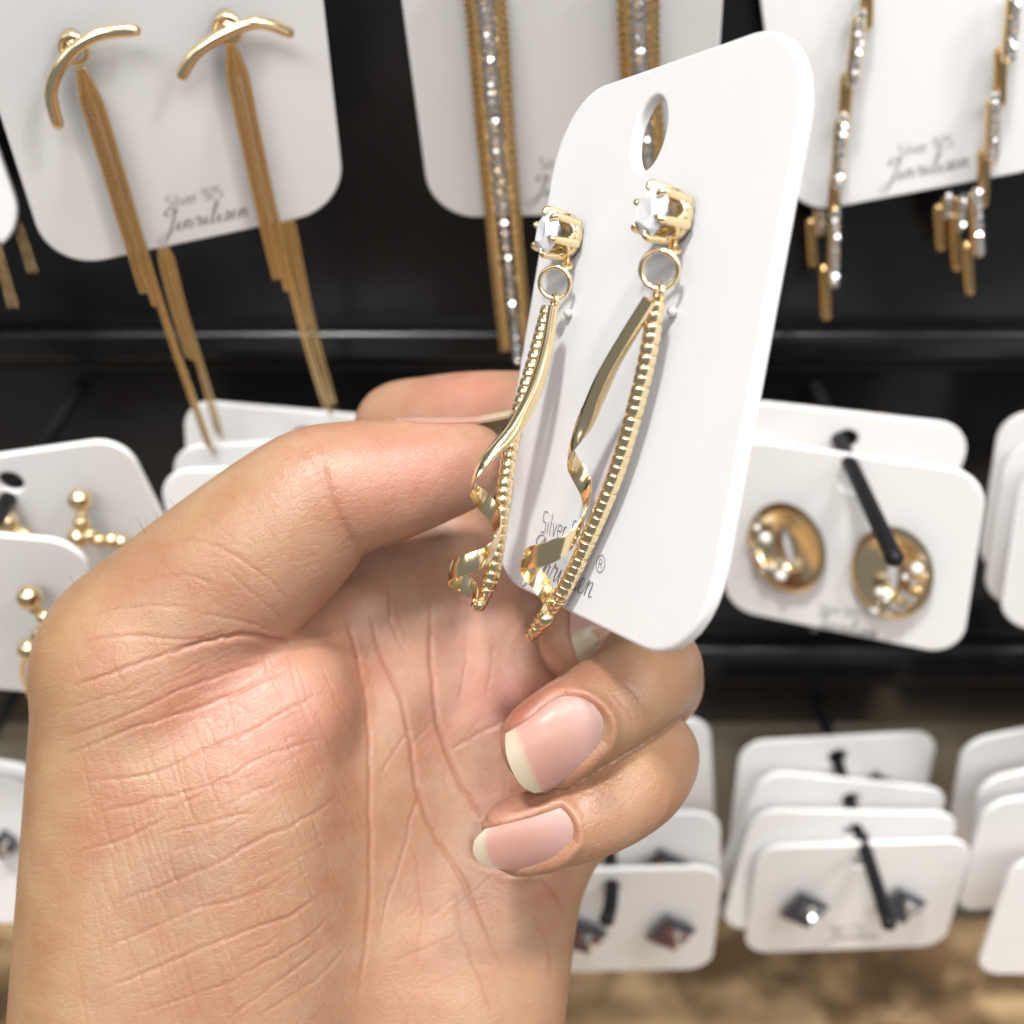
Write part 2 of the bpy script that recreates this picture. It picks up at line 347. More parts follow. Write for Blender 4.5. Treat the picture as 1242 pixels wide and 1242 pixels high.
def strokes(text, font, slant):
    x = 0; out = []
    for ch in text:
        w, st = font[ch]
        for s in st: out.append(np.array([(x + px + slant * py, py) for px, py in s]))
        x += w
    return x, out
def ink(c, parent, text, u0, v0, width, angle=0.0, script=True, pen=.22, name='printed_lettering', off=.08):
    L, st = strokes(text, SCRIPT if script else BLOCK, .35 if script else 0); sc = width / L; mb = MB(); ca, sa = math.cos(angle), math.sin(angle)
    for s in st:
        n = max(8, len(s) * 5); q = (spline(s, n) if script else np.stack([np.interp(np.linspace(0, len(s) - 1, n), range(len(s)), s[:, k]) for k in (0, 1)], 1)) * sc
        t = np.gradient(q, axis=0); t /= np.linalg.norm(t, axis=1)[:, None] + 1e-9; nr = np.stack([-t[:, 1], t[:, 0]], 1)
        wd = pen * (.55 + .75 * np.abs(t[:, 1]) * (t[:, 1] < 0) if script else np.full(n, .8))
        A = q + nr * wd[:, None] / 2; B = q - nr * wd[:, None] / 2
        V = [lp(c, u0 + ca * p[0] - sa * p[1], v0 + sa * p[0] + ca * p[1], off) for p in np.concatenate([A, B])]
        mb.add(V, [(i, n + i, n + i + 1, i + 1) for i in range(n - 1)])
    V = c2w(mb.verts()); inv = np.array(parent.matrix_world.inverted()); Vl = V @ inv[:3, :3].T + inv[:3, 3]
    o = link(bpy.data.objects.new(name, new_mesh(name, Vl, mb.f, M_ink, False)), parent); return o
def ring_mark(c, parent, u, v, r):
    mb = MB(); q = [(u + r * math.cos(a), v + r * math.sin(a)) for a in np.linspace(0, 2 * math.pi, 25)]
    L = [np.array(q), np.array([(u - .35 * r, v - .55 * r), (u - .35 * r, v + .55 * r), (u + .2 * r, v + .5 * r), (u + .3 * r, v + .2 * r), (u + .1 * r, v), (u - .35 * r, v)]), np.array([(u, v), (u + .4 * r, v - .55 * r)])]
    for s in L:
        t = np.gradient(s, axis=0); t /= np.linalg.norm(t, axis=1)[:, None] + 1e-9; nr = np.stack([-t[:, 1], t[:, 0]], 1) * .07; n = len(s)
        mb.add([lp(c, p[0], p[1], .08) for p in np.concatenate([s + nr, s - nr])], [(i, n + i, n + i + 1, i + 1) for i in range(n - 1)])
    V = c2w(mb.verts()); inv = np.array(parent.matrix_world.inverted()); Vl = V @ inv[:3, :3].T + inv[:3, 3]
    return link(bpy.data.objects.new('registered_mark', new_mesh('registered_mark', Vl, mb.f, M_ink, False)), parent)

SW, SH = 56, 46       # small cards
CARDS = {}
def card(key, name, w, h, obs, z0, ctr, label, group=None, prior=(0, 0, 0), wt=(25, 25, 10), wz=.6, **kw):
    bpy.context.view_layer.update()
    c = fit_card(w, h, obs, z0, ctr, prior, wt, wz); c.o = card_obj(name, c, label, group, **kw); CARDS[key] = c; bpy.context.view_layer.update()
    print('CARD %s err %.1f z %.0f yaw %.2f tilt %.2f roll %.2f' % (key, c.err, c.t[2], *c.p[:3])); return c
G_top = 'cards of long drop earrings on the top row'
card('TL', 'earring_card', 58, 76, [('L', 0, 150), ('L', 45, 288), ('B', 110, 323), ('B', 330, 267), ('R', 398, 0), ('R', 412, 165)], 238, (215, 100), 'white card at upper left with two gold arc and chain tassel earrings', G_top, r=10)
card('TL2', 'earring_card', 58, 76, [('R', 2, 190), ('R', 25, 268), ('B', 0, 300), ('B', -80, 318)], 236, (-140, 110), 'white card cut off by the left frame edge beside the gold arc earring card', G_top, r=10)
card('TM', 'earring_card', 58, 76, [('L', 486, 30), ('L', 514, 195), ('B', 560, 263), ('B', 690, 262), ('R', 877, 0), ('R', 879, 30)], 238, (690, 60), 'white card at top centre with two sparkling crystal rope earrings', G_top, r=10)
card('TR', 'earring_card', 58, 76, [('L', 921, 0), ('L', 948, 190), ('B', 990, 252), ('B', 1110, 240), ('B', 1242, 207)], 238, (1110, 60), 'white card at upper right with two stepped crystal and gold bar earrings', G_top, r=10)
card('LB', 'earring_card', SW, SH, [('T', 0, 552), ('T', 120, 537), ('R', 168, 572), ('R', 205, 640)], 262, (40, 660), 'white card at left with gold ball earring, behind another card', 'cards of gold ball hoop earrings', prior=(-.1, 0, 0), r=7)
card('LF', 'earring_card', SW, SH, [('T', 0, 650), ('T', 50, 656), ('R', 112, 715), ('R', 118, 740), ('B', 0, 838), ('B', 30, 838)], 236, (-50, 745), 'white card at left edge in front of the other gold ball earring card', 'cards of gold ball hoop earrings', r=7)
G_thumb = 'stacked cards behind the thumb'
card('H1', 'earring_card', SW, SH, [('T', 270, 490), ('T', 380, 500), ('L', 225, 540)], 290, (330, 600), 'rearmost of the three blank-looking white cards behind the thumb', G_thumb, r=7)
card('H2', 'earring_card', SW, SH, [('T', 235, 542), ('T', 300, 538), ('L', 211, 575)], 278, (345, 650), 'middle one of the three white cards behind the thumb', G_thumb, r=7)
card('H3', 'earring_card', SW, SH, [('T', 220, 571), ('T', 270, 570), ('L', 196, 600)], 268, (335, 680), 'front one of the three white cards behind the thumb', G_thumb, r=7)
G_oval = 'cards of gold oval earrings'
card('RBk', 'earring_card', SW, SH, [('T', 920, 488), ('T', 1120, 511), ('R', 1169, 555), ('R', 1165, 575)], 282, (1020, 600), 'white card half hidden behind the gold oval earring card', G_oval, r=8)
card('RF', 'earring_card', SW, SH, [('T', 905, 535), ('T', 1000, 545), ('T', 1110, 563), ('R', 1191, 615), ('R', 1172, 745), ('B', 930, 748), ('B', 1100, 786), ('L', 884, 620), ('L', 880, 690)], 264, (1035, 660), 'white card at right holding two gold oval earrings with crystals', G_oval, r=8, hole=(0, SH / 2 - 6.5, 2.9, 2.9))
G_fr = 'cards cut off by the right frame edge above the ledge'
card('F1', 'earring_card', SW, SH, [('L', 1204, 560), ('L', 1186, 680), ('T', 1240, 500)], 285, (1330, 610), 'rearmost white card of the stack at the right frame edge', G_fr, r=8, prior=(.3, 0, 0))
card('F2', 'earring_card', SW, SH, [('L', 1214, 580), ('L', 1195, 700), ('T', 1242, 535)], 277, (1340, 640), 'middle white card of the stack at the right frame edge', G_fr, r=8, prior=(.3, 0, 0))
card('F3', 'earring_card', SW, SH, [('L', 1230, 620), ('L', 1216, 715), ('T', 1262, 560)], 269, (1350, 665), 'foremost white card of the stack at the right frame edge', G_fr, r=8, prior=(.3, 0, 0))
G_lr = 'stacked cards of dark square studs at lower right'
card('Q4', 'earring_card', SW, SH, [('T', 920, 901), ('T', 1000, 894), ('T', 1100, 892), ('R', 1132, 915), ('L', 895, 940), ('L', 886, 1020)], 338, (1010, 960), 'rearmost of the four white cards with dark studs at lower right', G_lr, r=7)
card('Q3', 'earring_card', SW, SH, [('T', 930, 937), ('T', 1040, 945), ('T', 1120, 958), ('R', 1147, 975), ('L', 902, 990)], 328, (1025, 1010), 'second card from the back of the dark stud stack, tilted down to the right', G_lr, r=7)
card('Q2', 'earring_card', SW, SH, [('T', 930, 984), ('T', 1130, 987), ('R', 1158, 1010), ('L', 904, 1020)], 319, (1030, 1050), 'third card from the back of the dark stud stack at lower right', G_lr, r=7)
card('Q1', 'earring_card', SW, SH, [('T', 940, 1027), ('T', 1140, 1024), ('R', 1168, 1055), ('R', 1152, 1120), ('B', 950, 1153), ('B', 1110, 1150), ('L', 913, 1070), ('L', 911, 1125)], 310, (1040, 1090), 'front card of the stack at lower right showing two dark square studs', G_lr, r=7)
G_br = 'cards cut off by the lower right frame corner'
card('B1', 'earring_card', SW, SH, [('T', 1190, 900), ('T', 1242, 884), ('L', 1165, 930), ('L', 1152, 1000)], 338, (1275, 950), 'rearmost white card of the stack in the lower right corner', G_br, r=7, prior=(0, 0, -.15))
card('B2', 'earring_card', SW, SH, [('T', 1205, 948), ('T', 1242, 934), ('L', 1186, 975), ('L', 1172, 1050)], 328, (1290, 1000), 'second card from the back in the lower right corner stack', G_br, r=7, prior=(0, 0, -.15))
card('B3', 'earring_card', SW, SH, [('T', 1215, 975), ('T', 1242, 966), ('L', 1186, 1010), ('L', 1165, 1080)], 318, (1290, 1040), 'third card from the back in the lower right corner stack', G_br, r=7, prior=(0, 0, -.12))
card('B4', 'earring_card', SW, SH, [('T', 1242, 1043), ('L', 1222, 1065), ('L', 1193, 1150), ('B', 1225, 1182)], 308, (1320, 1120), 'front card of the stack in the lower right corner', G_br, r=7, prior=(0, 0, -.05))
G_bm = 'stacked cards of square studs beside the little finger'
card('M3', 'earring_card', SW, SH, [('T', 835, 873), ('R', 862, 900), ('R', 866, 975)], 338, (745, 940), 'rearmost white card beside the little finger, mostly hidden by it', G_bm, r=7)
card('M2', 'earring_card', SW, SH, [('T', 780, 987), ('T', 850, 987), ('R', 873, 1015), ('R', 874, 1050)], 318, (750, 1050), 'middle card of the stack beside the little finger', G_bm, r=7)
card('M1', 'earring_card', SW, SH, [('T', 770, 1053), ('T', 850, 1056), ('R', 874, 1085), ('R', 866, 1150), ('B', 730, 1180), ('B', 830, 1174)], 308, (750, 1115), 'front card under the little finger with two rose square studs', G_bm, r=7)
card('LL', 'earring_card', SW, SH, [('T', 0, 924), ('T', 20, 928), ('R', 50, 980), ('B', 0, 1100), ('R', 45, 1060)], 306, (-80, 1010), 'white card at the lower left edge, half hidden behind the dark stud card', 'cards at the lower left', r=7)
card('LL2', 'earring_card', SW, SH, [('T', 0, 945), ('R', 44, 1000), ('R', 40, 1060), ('B', 0, 1120)], 298, (-85, 1040), 'white card with a dark stud at the left frame edge below the black ledge', 'cards at the lower left', r=7)

# pegs the cards hang on: straight out from the wall
def peg(px, py, z, L, label, bend=0, ball_=True):
    a = P(px, py, z); out = np.array([0, math.sin(math.radians(PITCH)), -math.cos(math.radians(PITCH))])
    back = (YW - c2w(a[None])[0][1]) * 1000; st = a - out * back; o = root('display_peg', st, label, 'peg', 'black pegs holding the cards')
    pts = spline(np.array([st, a, a + out * L * .5, a + out * L * .8 + np.array([bend * .3, 0, 0]), a + out * L + np.array([bend, .0, 0])]), 28)
    part('rod', MB().add(*tube(pts, 1.75, 14)), M_peg, o)
    if ball_:
        part('end_cap', MB().add(*ball(pts[-1], 1.95, 14, 10)), M_peg, o)
        part('stop_collar', MB().add(*lathe([(1.7, -.8), (3.2, -.6), (3.5, 0), (3.2, .6), (1.7, .8)], 18, a - out * 1.5, out)), M_peg, o)
    return o
peg(1015, 527, 275, 49, 'black peg through the gold oval earring cards')
peg(1012, 912, 338, 58, 'black peg through the stack of dark stud cards')
peg(737, 1010, 311, 27, 'black peg through the cards beside the little finger', -2)
peg(28, 577, 262, 34, 'black peg through the gold ball earring cards', 0)
peg(-40, 950, 320, 40, 'black peg at the lower left edge')
# ------------------------------------------------------------------ earrings on the display cards
icom = bmesh.new(); bmesh.ops.create_icosphere(icom, subdivisions=1, radius=1); CRY = bpy.data.meshes.new('crystal'); icom.to_mesh(CRY); icom.free(); CRY.materials.append(M_cryb)
icom = bmesh.new(); bmesh.ops.create_icosphere(icom, subdivisions=2, radius=1); BEAD = bpy.data.meshes.new('bead'); icom.to_mesh(BEAD); icom.free(); BEAD.materials.append(M_chain); BEAD.shade_smooth()
PRL = BEAD.copy(); PRL.name = 'pearl'; PRL.materials.clear(); PRL.materials.append(M_pearl); PRL.shade_smooth()
def pl(c, pts, n): return np.array([zat(c, x, y, n) for x, y in pts])
def perp(path):
    t = np.gradient(path, axis=0); t /= np.linalg.norm(t, axis=1)[:, None]; s = np.cross(t, [0, 0, 1.0]); return s / np.linalg.norm(s, axis=1)[:, None]
def fine_chain(path, r, per=.55, lo=.55):
    L = np.linalg.norm(np.diff(path, axis=0), axis=1).sum(); n = int(L / per * 2) + 2
    p = np.stack([np.interp(np.linspace(0, 1, n), np.linspace(0, 1, len(path)), path[:, k]) for k in range(3)], 1)
    return tube(p, r * np.where(np.arange(n) % 2, 1.0, lo), 6)
def tassel_earring(c, label, arc, stud, front, rear, n0=3.0):
    st = zat(c, *stud, 0); o = root('tassel_earring', st, label, 'earring', 'gold arc and chain tassel earrings')
    a = spline(pl(c, arc, 5.0), 40); part('arc_bar', MB().add(*tube(a, capsule_r(40, 1.08, 3), 14)), M_gold, o)
    b = zat(c, *stud, .2); d = -c.R[:, 2]
    part('stud', MB().add(*lathe([(1.2, 0), (1.9, .6), (2.0, 2.0), (1.5, 3.2), (1.0, 5.0)], 18, b, d)), M_gold, o)
    part('loop', MB().add(*tube(np.array([zat(c, stud[0] + 4, stud[1] + 14, 4.2) + 2.2 * (math.cos(t) * np.array([1, 0, 0]) + math.sin(t) * np.array([0, .8, .6])) for t in np.linspace(0, 2 * math.pi, 24, endpoint=False)]), .5, 8, True)), M_gold, o)
    for nm, (pts, n, ks, ends) in (('front', (front, n0, 5, (.62, .63, .66, .97, 1))), ('rear', (rear, -4.0, 4, (.6, .62, .98, 1)))):
        if pts is None: continue
        base = spline(pl(c, pts, n), 60); s = perp(base)
        for k in range(ks):
            e = ends[k]; m = int(60 * e); x = (k - (ks - 1) / 2) * .86
            
            wob = .25 * np.sin(np.linspace(0, 5 + k, 60))[:m]
            off = s[:m] * (x * np.minimum(1, .25 + np.linspace(0, 6, 60)[:m]))[:, None] + np.array([0, 0, 1]) * (wob + (k % 2) * .35)[:, None]
            part('chain_strand', MB().add(*fine_chain(base[:m] + off, .48, 1.1, .8)), M_snake, o)
tassel_earring(CARDS['TL'], 'gold arc earring with chain tassel nearest the left frame edge', [(72, 157), (62, 110), (82, 68), (120, 42), (172, 36)], (86, 46), [(98, 82), (130, 185), (165, 300), (205, 425), (250, 552)], [(196, 290), (215, 370), (240, 450), (262, 530)])
tassel_earring(CARDS['TL'], 'gold arc earring with chain tassel at the right half of its card', [(218, 97), (236, 66), (272, 42), (315, 28), (357, 42)], (272, 22), [(280, 52), (300, 150), (330, 285), (360, 400), (392, 505)], [(345, 250), (360, 330), (378, 410), (402, 500)])
def edge_tassel(c):
    o = root('tassel_earring', zat(c, -10, 230, 0), 'chain tassel of an earring hanging below the card at the left frame edge', 'earring', 'gold arc and chain tassel earrings')
    for a, b, n in (((-8, 290), (12, 372), 3), ((-3, 290), (20, 372), 3), ((18, 270), (36, 330), -4), ((24, 270), (44, 330), -4)): part('chain_strand', MB().add(*fine_chain(spline(pl(c, [a, b], n), 20), .55)), M_chain, o)
edge_tassel(CARDS['TL2'])

def rope_earring(c, label, pts, n0, length_end):
    path = spline(pl(c, pts, n0), 80); s = perp(path); o = root('crystal_rope_earring', path[0], label, 'earring', 'crystal rope earrings')
    L = np.linalg.norm(np.diff(path, axis=0), axis=1).sum()
    for k, e in ((-1, .93), (1, .93)):
        m = int(80 * e); part('gold_rope', MB().add(*fine_chain(path[:m] + s[:m] * k * 2.15, 1.05, 1.7)), M_snake, o)
        part('gold_rope', MB().add(*fine_chain(path[:m] + s[:m] * k * 3.2 + np.array([0, 0, .7]), .85, 1.5)), M_chain, o)
    part('backing_strip', MB().add(*tube(path + np.array([0, 0, .8]), .8, 8)), M_chain, o)
    nb = int(L / 1.75)
    for i in range(nb):
        x = i / nb * 79; j = int(x); p = path[j] * (1 - x + j) + path[min(j + 1, 79)] * (x - j)
        q = inst('crystal', CRY, p - np.array([0, 0, .35]), o, zaxis=rng.normal(0, 1, 3), scale=.00105)
rope_earring(CARDS['TM'], 'crystal and gold rope earring left of the held card', [(582, -60), (592, 40), (600, 150), (612, 280), (622, 380), (628, 440)], 3, 440)
rope_earring(CARDS['TM'], 'crystal and gold rope earring seen above and through the held card hole', [(775, -60), (775, 40), (780, 130), (788, 230), (796, 300)], 3, 300)

def bar_earring(c, label, segs):
    o = root('step_bar_earring', zat(c, *segs[0][1], 2), label, 'earring', 'stepped crystal and gold bar earrings')
    for kind, a, b, n in segs:
        A, B = zat(c, *a, n), zat(c, *b, n)
        if kind == 'g': part('gold_bar', MB().add(*tube(spline(np.array([A, B]), 12), capsule_r(12, 1.4, 1.5), 10)), M_goldw, o)
        else:
            q = part('crystal_bar', MB().add(*tube(spline(np.array([A, B]), 12), capsule_r(12, 1.6, 1.5), 10)), M_gold, o)
            m = max(3, int(np.linalg.norm(B - A) / 1.75))
            for i in range(m):
                p = A + (B - A) * (i + .5) / m - np.array([0, 0, 1.3]); r = inst('crystal', CRY, p, q, zaxis=rng.normal(0, 1, 3), scale=.0012)
bar_earring(CARDS['TR'], 'stepped crystal bar earring at the left of its card beside the held card',
    [('g', (1053, -30), (1050, 38), 2.5), ('c', (1043, 15), (1033, 108), 4), ('g', (1028, 85), (1022, 165), 2.5), ('c', (1021, 140), (1015, 232), 4), ('g', (1013, 210), (1010, 275), 2.5), ('c', (1012, 255), (1010, 350), 4), ('g', (999, 320), (1002, 390), 2.5), ('g', (982, 262), (986, 325), -4), ('c', (992, 245), (995, 285), -4)])
bar_earring(CARDS['TR'], 'stepped crystal bar earring nearest the right frame edge',
    [('c', (1230, -10), (1222, 78), 4), ('g', (1214, 55), (1212, 132), 2.5), ('c', (1204, 115), (1202, 200), 4), ('g', (1194, 178), (1192, 252), 2.5), ('c', (1182, 230), (1186, 312), 4), ('g', (1172, 292), (1176, 358), 2.5), ('g', (1156, 255), (1160, 330), -4), ('g', (1137, 245), (1141, 305), -4), ('c', (1149, 235), (1146, 265), -4), ('c', (1166, 235), (1163, 280), -4)])

def oval_earring(c, label, ctr, crys, pearls, tilt):
    o = root('oval_earring', zat(c, *ctr, 1), label, 'earring', 'gold oval earrings')
    u0, v0 = hit(c, *ctr); mb = MB(); nr, ns = 9, 40; V = []
    for i in range(nr):                       # dished oval ring, hollow in the middle
        f = i / (nr - 1); rr = .13 + .87 * f; h = 1.2 + 2.2 * f ** 2 - .9 * (f > .9)
        for a in np.linspace(0, 2 * math.pi, ns, endpoint=False):
            x, y = 9.0 * rr * math.cos(a), 11.6 * (rr if rr > .45 else .45 + .1 * f) * math.sin(a)
            V.append(lp(c, u0 + x * math.cos(tilt) - y * math.sin(tilt), v0 + x * math.sin(tilt) + y * math.cos(tilt), h))
    Fs = [(i * ns + j, i * ns + (j + 1) % ns, (i + 1) * ns + (j + 1) % ns, (i + 1) * ns + j) for i in range(nr - 1) for j in range(ns)]
    mb.add(V, Fs); n = len(V); mb.add([v - c.R[:, 2] * -.7 for v in V], [f[::-1] for f in Fs]); part('dish', mb, M_gold, o)
    for p in pearls: inst('pearl', PRL, zat(c, *p[:2], 4.6), o, scale=p[2] * .0006)
    for p in crys: inst('crystal', CRY, zat(c, *p, 4.2), o, zaxis=rng.normal(0, 1, 3), scale=.0012)
oval_earring(CARDS['RF'], 'gold oval earring with crystals on the left of its card', (957, 660), [(912, 668), (920, 678), (925, 689), (936, 690), (945, 682), (930, 655)], [(928, 653, 2.4), (947, 698, 2.3), (918, 640, 1.4)], .25)
oval_earring(CARDS['RF'], 'gold oval earring with crystals behind the peg tip', (1084, 690), [(1072, 725), (1083, 735), (1098, 722), (1110, 708), (1079, 743), (1093, 738), (1105, 728), (1062, 735)], [(1112, 690, 2.4), (1060, 740, 1.9), (1066, 718, 2.0), (1098, 700, 1.3)], .1)

def square_stud(c, ctr, label, m=None, s=6.8, rot=.2, grp='square studs'):
    o = root('square_stud', zat(c, *ctr, .5), label, 'earring', grp); u0, v0 = hit(c, *ctr); mb = MB(); k = 4
    def sq(h, r): return [lp(c, u0 + r * math.cos(rot + a), v0 + 1.15 * r * math.sin(rot + a), h) for a in np.arange(4) * math.pi / 2]
    V = sq(.3, s * .8) + sq(2.6, s) + sq(3.6, s * .82); mb.add(V, [(i * 4 + j, i * 4 + (j + 1) % 4, i * 4 + 4 + (j + 1) % 4, i * 4 + 4 + j) for i in (0, 1) for j in range(4)] + [(8, 9, 10, 11)]); part('setting', mb, M_dark, o, False)
    for i in (-1, 0, 1):
        for j in (-1, 0, 1):
            x, y = i * s * .36, j * s * .38; ca, sa = math.cos(rot + math.pi / 4), math.sin(rot + math.pi / 4)
            q = bpy.data.meshes.get('stone' + str(bool(m)))
            if not q: q = CRY.copy(); q.name = 'stone' + str(bool(m)); q.materials.clear(); q.materials.append(m or M_dark if not m else m)
            inst('stone', CRY if (i == 1 and j == 0) or (i == 0 and j == -1) else q, lp(c, u0 + x * ca - y * sa, v0 + x * sa + y * ca, 3.6), o, zaxis=rng.normal(0, 1, 3), scale=.0016)
square_stud(CARDS['Q1'], (973, 1095), 'dark square stud on the left of the front lower right card')
square_stud(CARDS['Q1'], (1090, 1090), 'dark square stud beside the peg tip at lower right')
square_stud(CARDS['M1'], (812, 1122), 'rose and dark square stud on the front card under the little finger', M_pinkst)
square_stud(CARDS['M1'], (706, 1126), 'rose square stud half hidden by the palm edge', M_pinkst)
square_stud(CARDS['M2'], (806, 1045), 'square stud mostly hidden on the middle card beside the little finger', M_pinkst)
square_stud(CARDS['LL2'], (8, 1016), 'small dark stud at the left frame edge below the ledge', None, 3.4)
square_stud(CARDS['Q4'], (1062, 945), 'dark stud peeping over the tilted card at lower right', None, 4)

def ball_earring(c, label, b, beads, loop):
    o = root('ball_hoop_earring', zat(c, *b, 2), label, 'earring', 'gold ball hoop earrings')
    inst('ball', GB, zat(c, *b, 4.2), o, scale=.0026)
    for x, y, r in beads: inst('bead', GB, zat(c, x, y, 4.0), o, scale=r * .001)
    part('hoop', MB().add(*tube(spline(pl(c, loop, 2.5), 40), .55, 8)), M_gold, o)
GB = BEAD.copy(); GB.name = 'gold_ball'; GB.materials.clear(); GB.materials.append(M_gold); GB.shade_smooth()
ball_earring(CARDS['LB'], 'gold ball earring on the rear card at left', (97, 606), [(100, 624, 1.2), (99, 633, 1.9), (95, 652, 2.4), (108, 649, 1.8), (120, 655, 1.6), (136, 655, 1.9), (147, 657, 1.6)], [(98, 612), (92, 640), (100, 655), (130, 660), (155, 662), (170, 690)])
ball_earring(CARDS['LB'], 'small piece of gold hoop earring left of the gold ball on the rear card', (8, 633), [(20, 644, 1.6), (30, 648, 1.4)], [(5, 636), (20, 645), (34, 650), (44, 660)])
ball_earring(CARDS['LF'], 'gold ball hoop earring on the front card beside the thumb', (36, 724), [(42, 739, 1.2), (54, 748, 1.7), (50, 768, 1.8), (36, 787, 2.5), (44, 772, 1.3)], [(38, 728), (56, 750), (48, 775), (32, 795), (28, 820), (40, 850)])
for k, u, v, w, a in (('TL', 0, 0, 0, 0), ('TR', 0, 0, 0, 0), ('TM', 0, 0, 0, 0), ('RF', 0, 0, 0, 0), ('Q1', 0, 0, 0, 0)):
    c = CARDS[k]
    if k == 'TL': u0, v0 = hit(c, 192, 284); w = 17.5; u1, v1 = hit(c, 203, 252)
    if k == 'TR': u0, v0 = hit(c, 1068, 222); w = 18; u1, v1 = hit(c, 1090, 190)
    if k == 'TM': u0, v0 = hit(c, 640, 238); w = 18; u1, v1 = hit(c, 655, 205)
    if k == 'RF': u0, v0 = hit(c, 985, 758); w = 15; u1, v1 = hit(c, 993, 740)
    if k == 'Q1': u0, v0 = hit(c, 1000, 1140); w = 15; u1, v1 = hit(c, 1006, 1128)
    ink(c, c.o, 'Jinrilisen', u0, v0, w, 0, True, .3); ink(c, c.o, 'Silver 925', u1, v1, w * .62, 0, False, .22)

# ------------------------------------------------------------------ the card in the hand and its earrings
hc = fit_card(62, 76, [('L', 676, 165), ('L', 622, 440), ('L', 606, 640), ('R', 974, 125), ('R', 925, 430), ('R', 859, 715), ('T', 760, 95), ('T', 830, 69), ('T', 900, 41), ('B', 645, 720), ('B', 690, 743), ('B', 740, 768)], 165, (780, 400), (1.14, 0, .15), (5, 5, 5), .3, True)
hx, hy = hit(hc, 787, 162); print('HELD err %.1f' % hc.err, hc.p, 'hole', hx, hy)
held = card_obj('earring_card', hc, 'white card held in the hand with two gold ribbon drop earrings', None, 12.5, (hx, hy, 4.2, 5.0), 1.9, .55); CARDS['held'] = hc
bpy.context.view_layer.update()
u0, v0 = hit(hc, 637, 676); u1, v1 = hit(hc, 722, 716); ink(hc, held, 'Jinrilisen', u0 + .5, v0 - 1.6, (u1 - u0) * .95, math.atan2(v1 - v0, u1 - u0) * .0, True, .24)
u2, v2 = hit(hc, 655, 650); u3, v3 = hit(hc, 714, 662); ink(hc, held, 'Silver 925', u2, v2 + .6, u3 - u2, 0, False, .22)
um, vm = hit(hc, 729, 684); ring_mark(hc, held, um, vm, 1.15)
NRM = -hc.R[:, 2]
bm = bmesh.new()                              # one ribbed bead of the bar, 1.6 mm long along z
mbx = MB().add(*lathe([(.8, -.80), (1.2, -.79), (1.37, -.66), (1.43, -.42), (1.44, 0), (1.43, .42), (1.37, .66), (1.2, .79), (.8, .80)], 14, (0, 0, 0), (0, 0, 1)))
RIB = new_mesh('ribbed_bead', mbx.verts() * .001 * np.array([1, 1, 1]), mbx.f, M_gold); RIB.set_sharp_from_angle(angle=math.radians(60)); bm.free()
def cut_stone(o, ctr, axis, r):
    """round brilliant: table, crown, girdle, pavilion"""
    ax = axis / np.linalg.norm(axis); u = np.cross(ax, [0, 1, .2]); u /= np.linalg.norm(u); w = np.cross(ax, u); V = []; n = 8
    def ringv(rad, h, n_, ph): return [ctr + ax * h * r + rad * r * (math.cos(2 * math.pi * (i + ph) / n_) * u + math.sin(2 * math.pi * (i + ph) / n_) * w) for i in range(n_)]
    V = ringv(.56, .36, 8, 0) + ringv(.80, .22, 8, .5) + ringv(1, .03, 16, 0) + ringv(1, -.03, 16, 0) + ringv(.55, -.42, 8, .5) + [ctr - ax * .86 * r]
    Fs = [tuple(range(8))]
    for i in range(8):
        a, b = i, (i + 1) % 8; s, s0 = 8 + i, 8 + (i - 1) % 8; g = 16 + 2 * i; g1 = 16 + (2 * i + 1) % 16; g2 = 16 + (2 * i + 2) % 16
        Fs += [(a, s, b), (a, g, s) if False else (s0, g, s, a), (s, g, g1), (s, g1, g2)]
        h, h1, h2 = g + 16, g1 + 16, g2 + 16; p = 32 + 16 + i; p0 = 48 + (i - 1) % 8
        Fs += [(h, h1, p), (h1, h2, p), (p0, h, p), (p0, p, 56)]
    for i in range(16): Fs.append((16 + i, 32 + i, 32 + (i + 1) % 16, 16 + (i + 1) % 16))
    V = np.array(V) + rng.normal(0, .035 * r, (len(V), 3)); mb = MB().add(V, Fs); q = part('stone', mb, M_crys, o, False)
    b = bmesh.new(); b.from_mesh(q.data); bmesh.ops.recalc_face_normals(b, faces=b.faces); b.to_mesh(q.data); b.free()
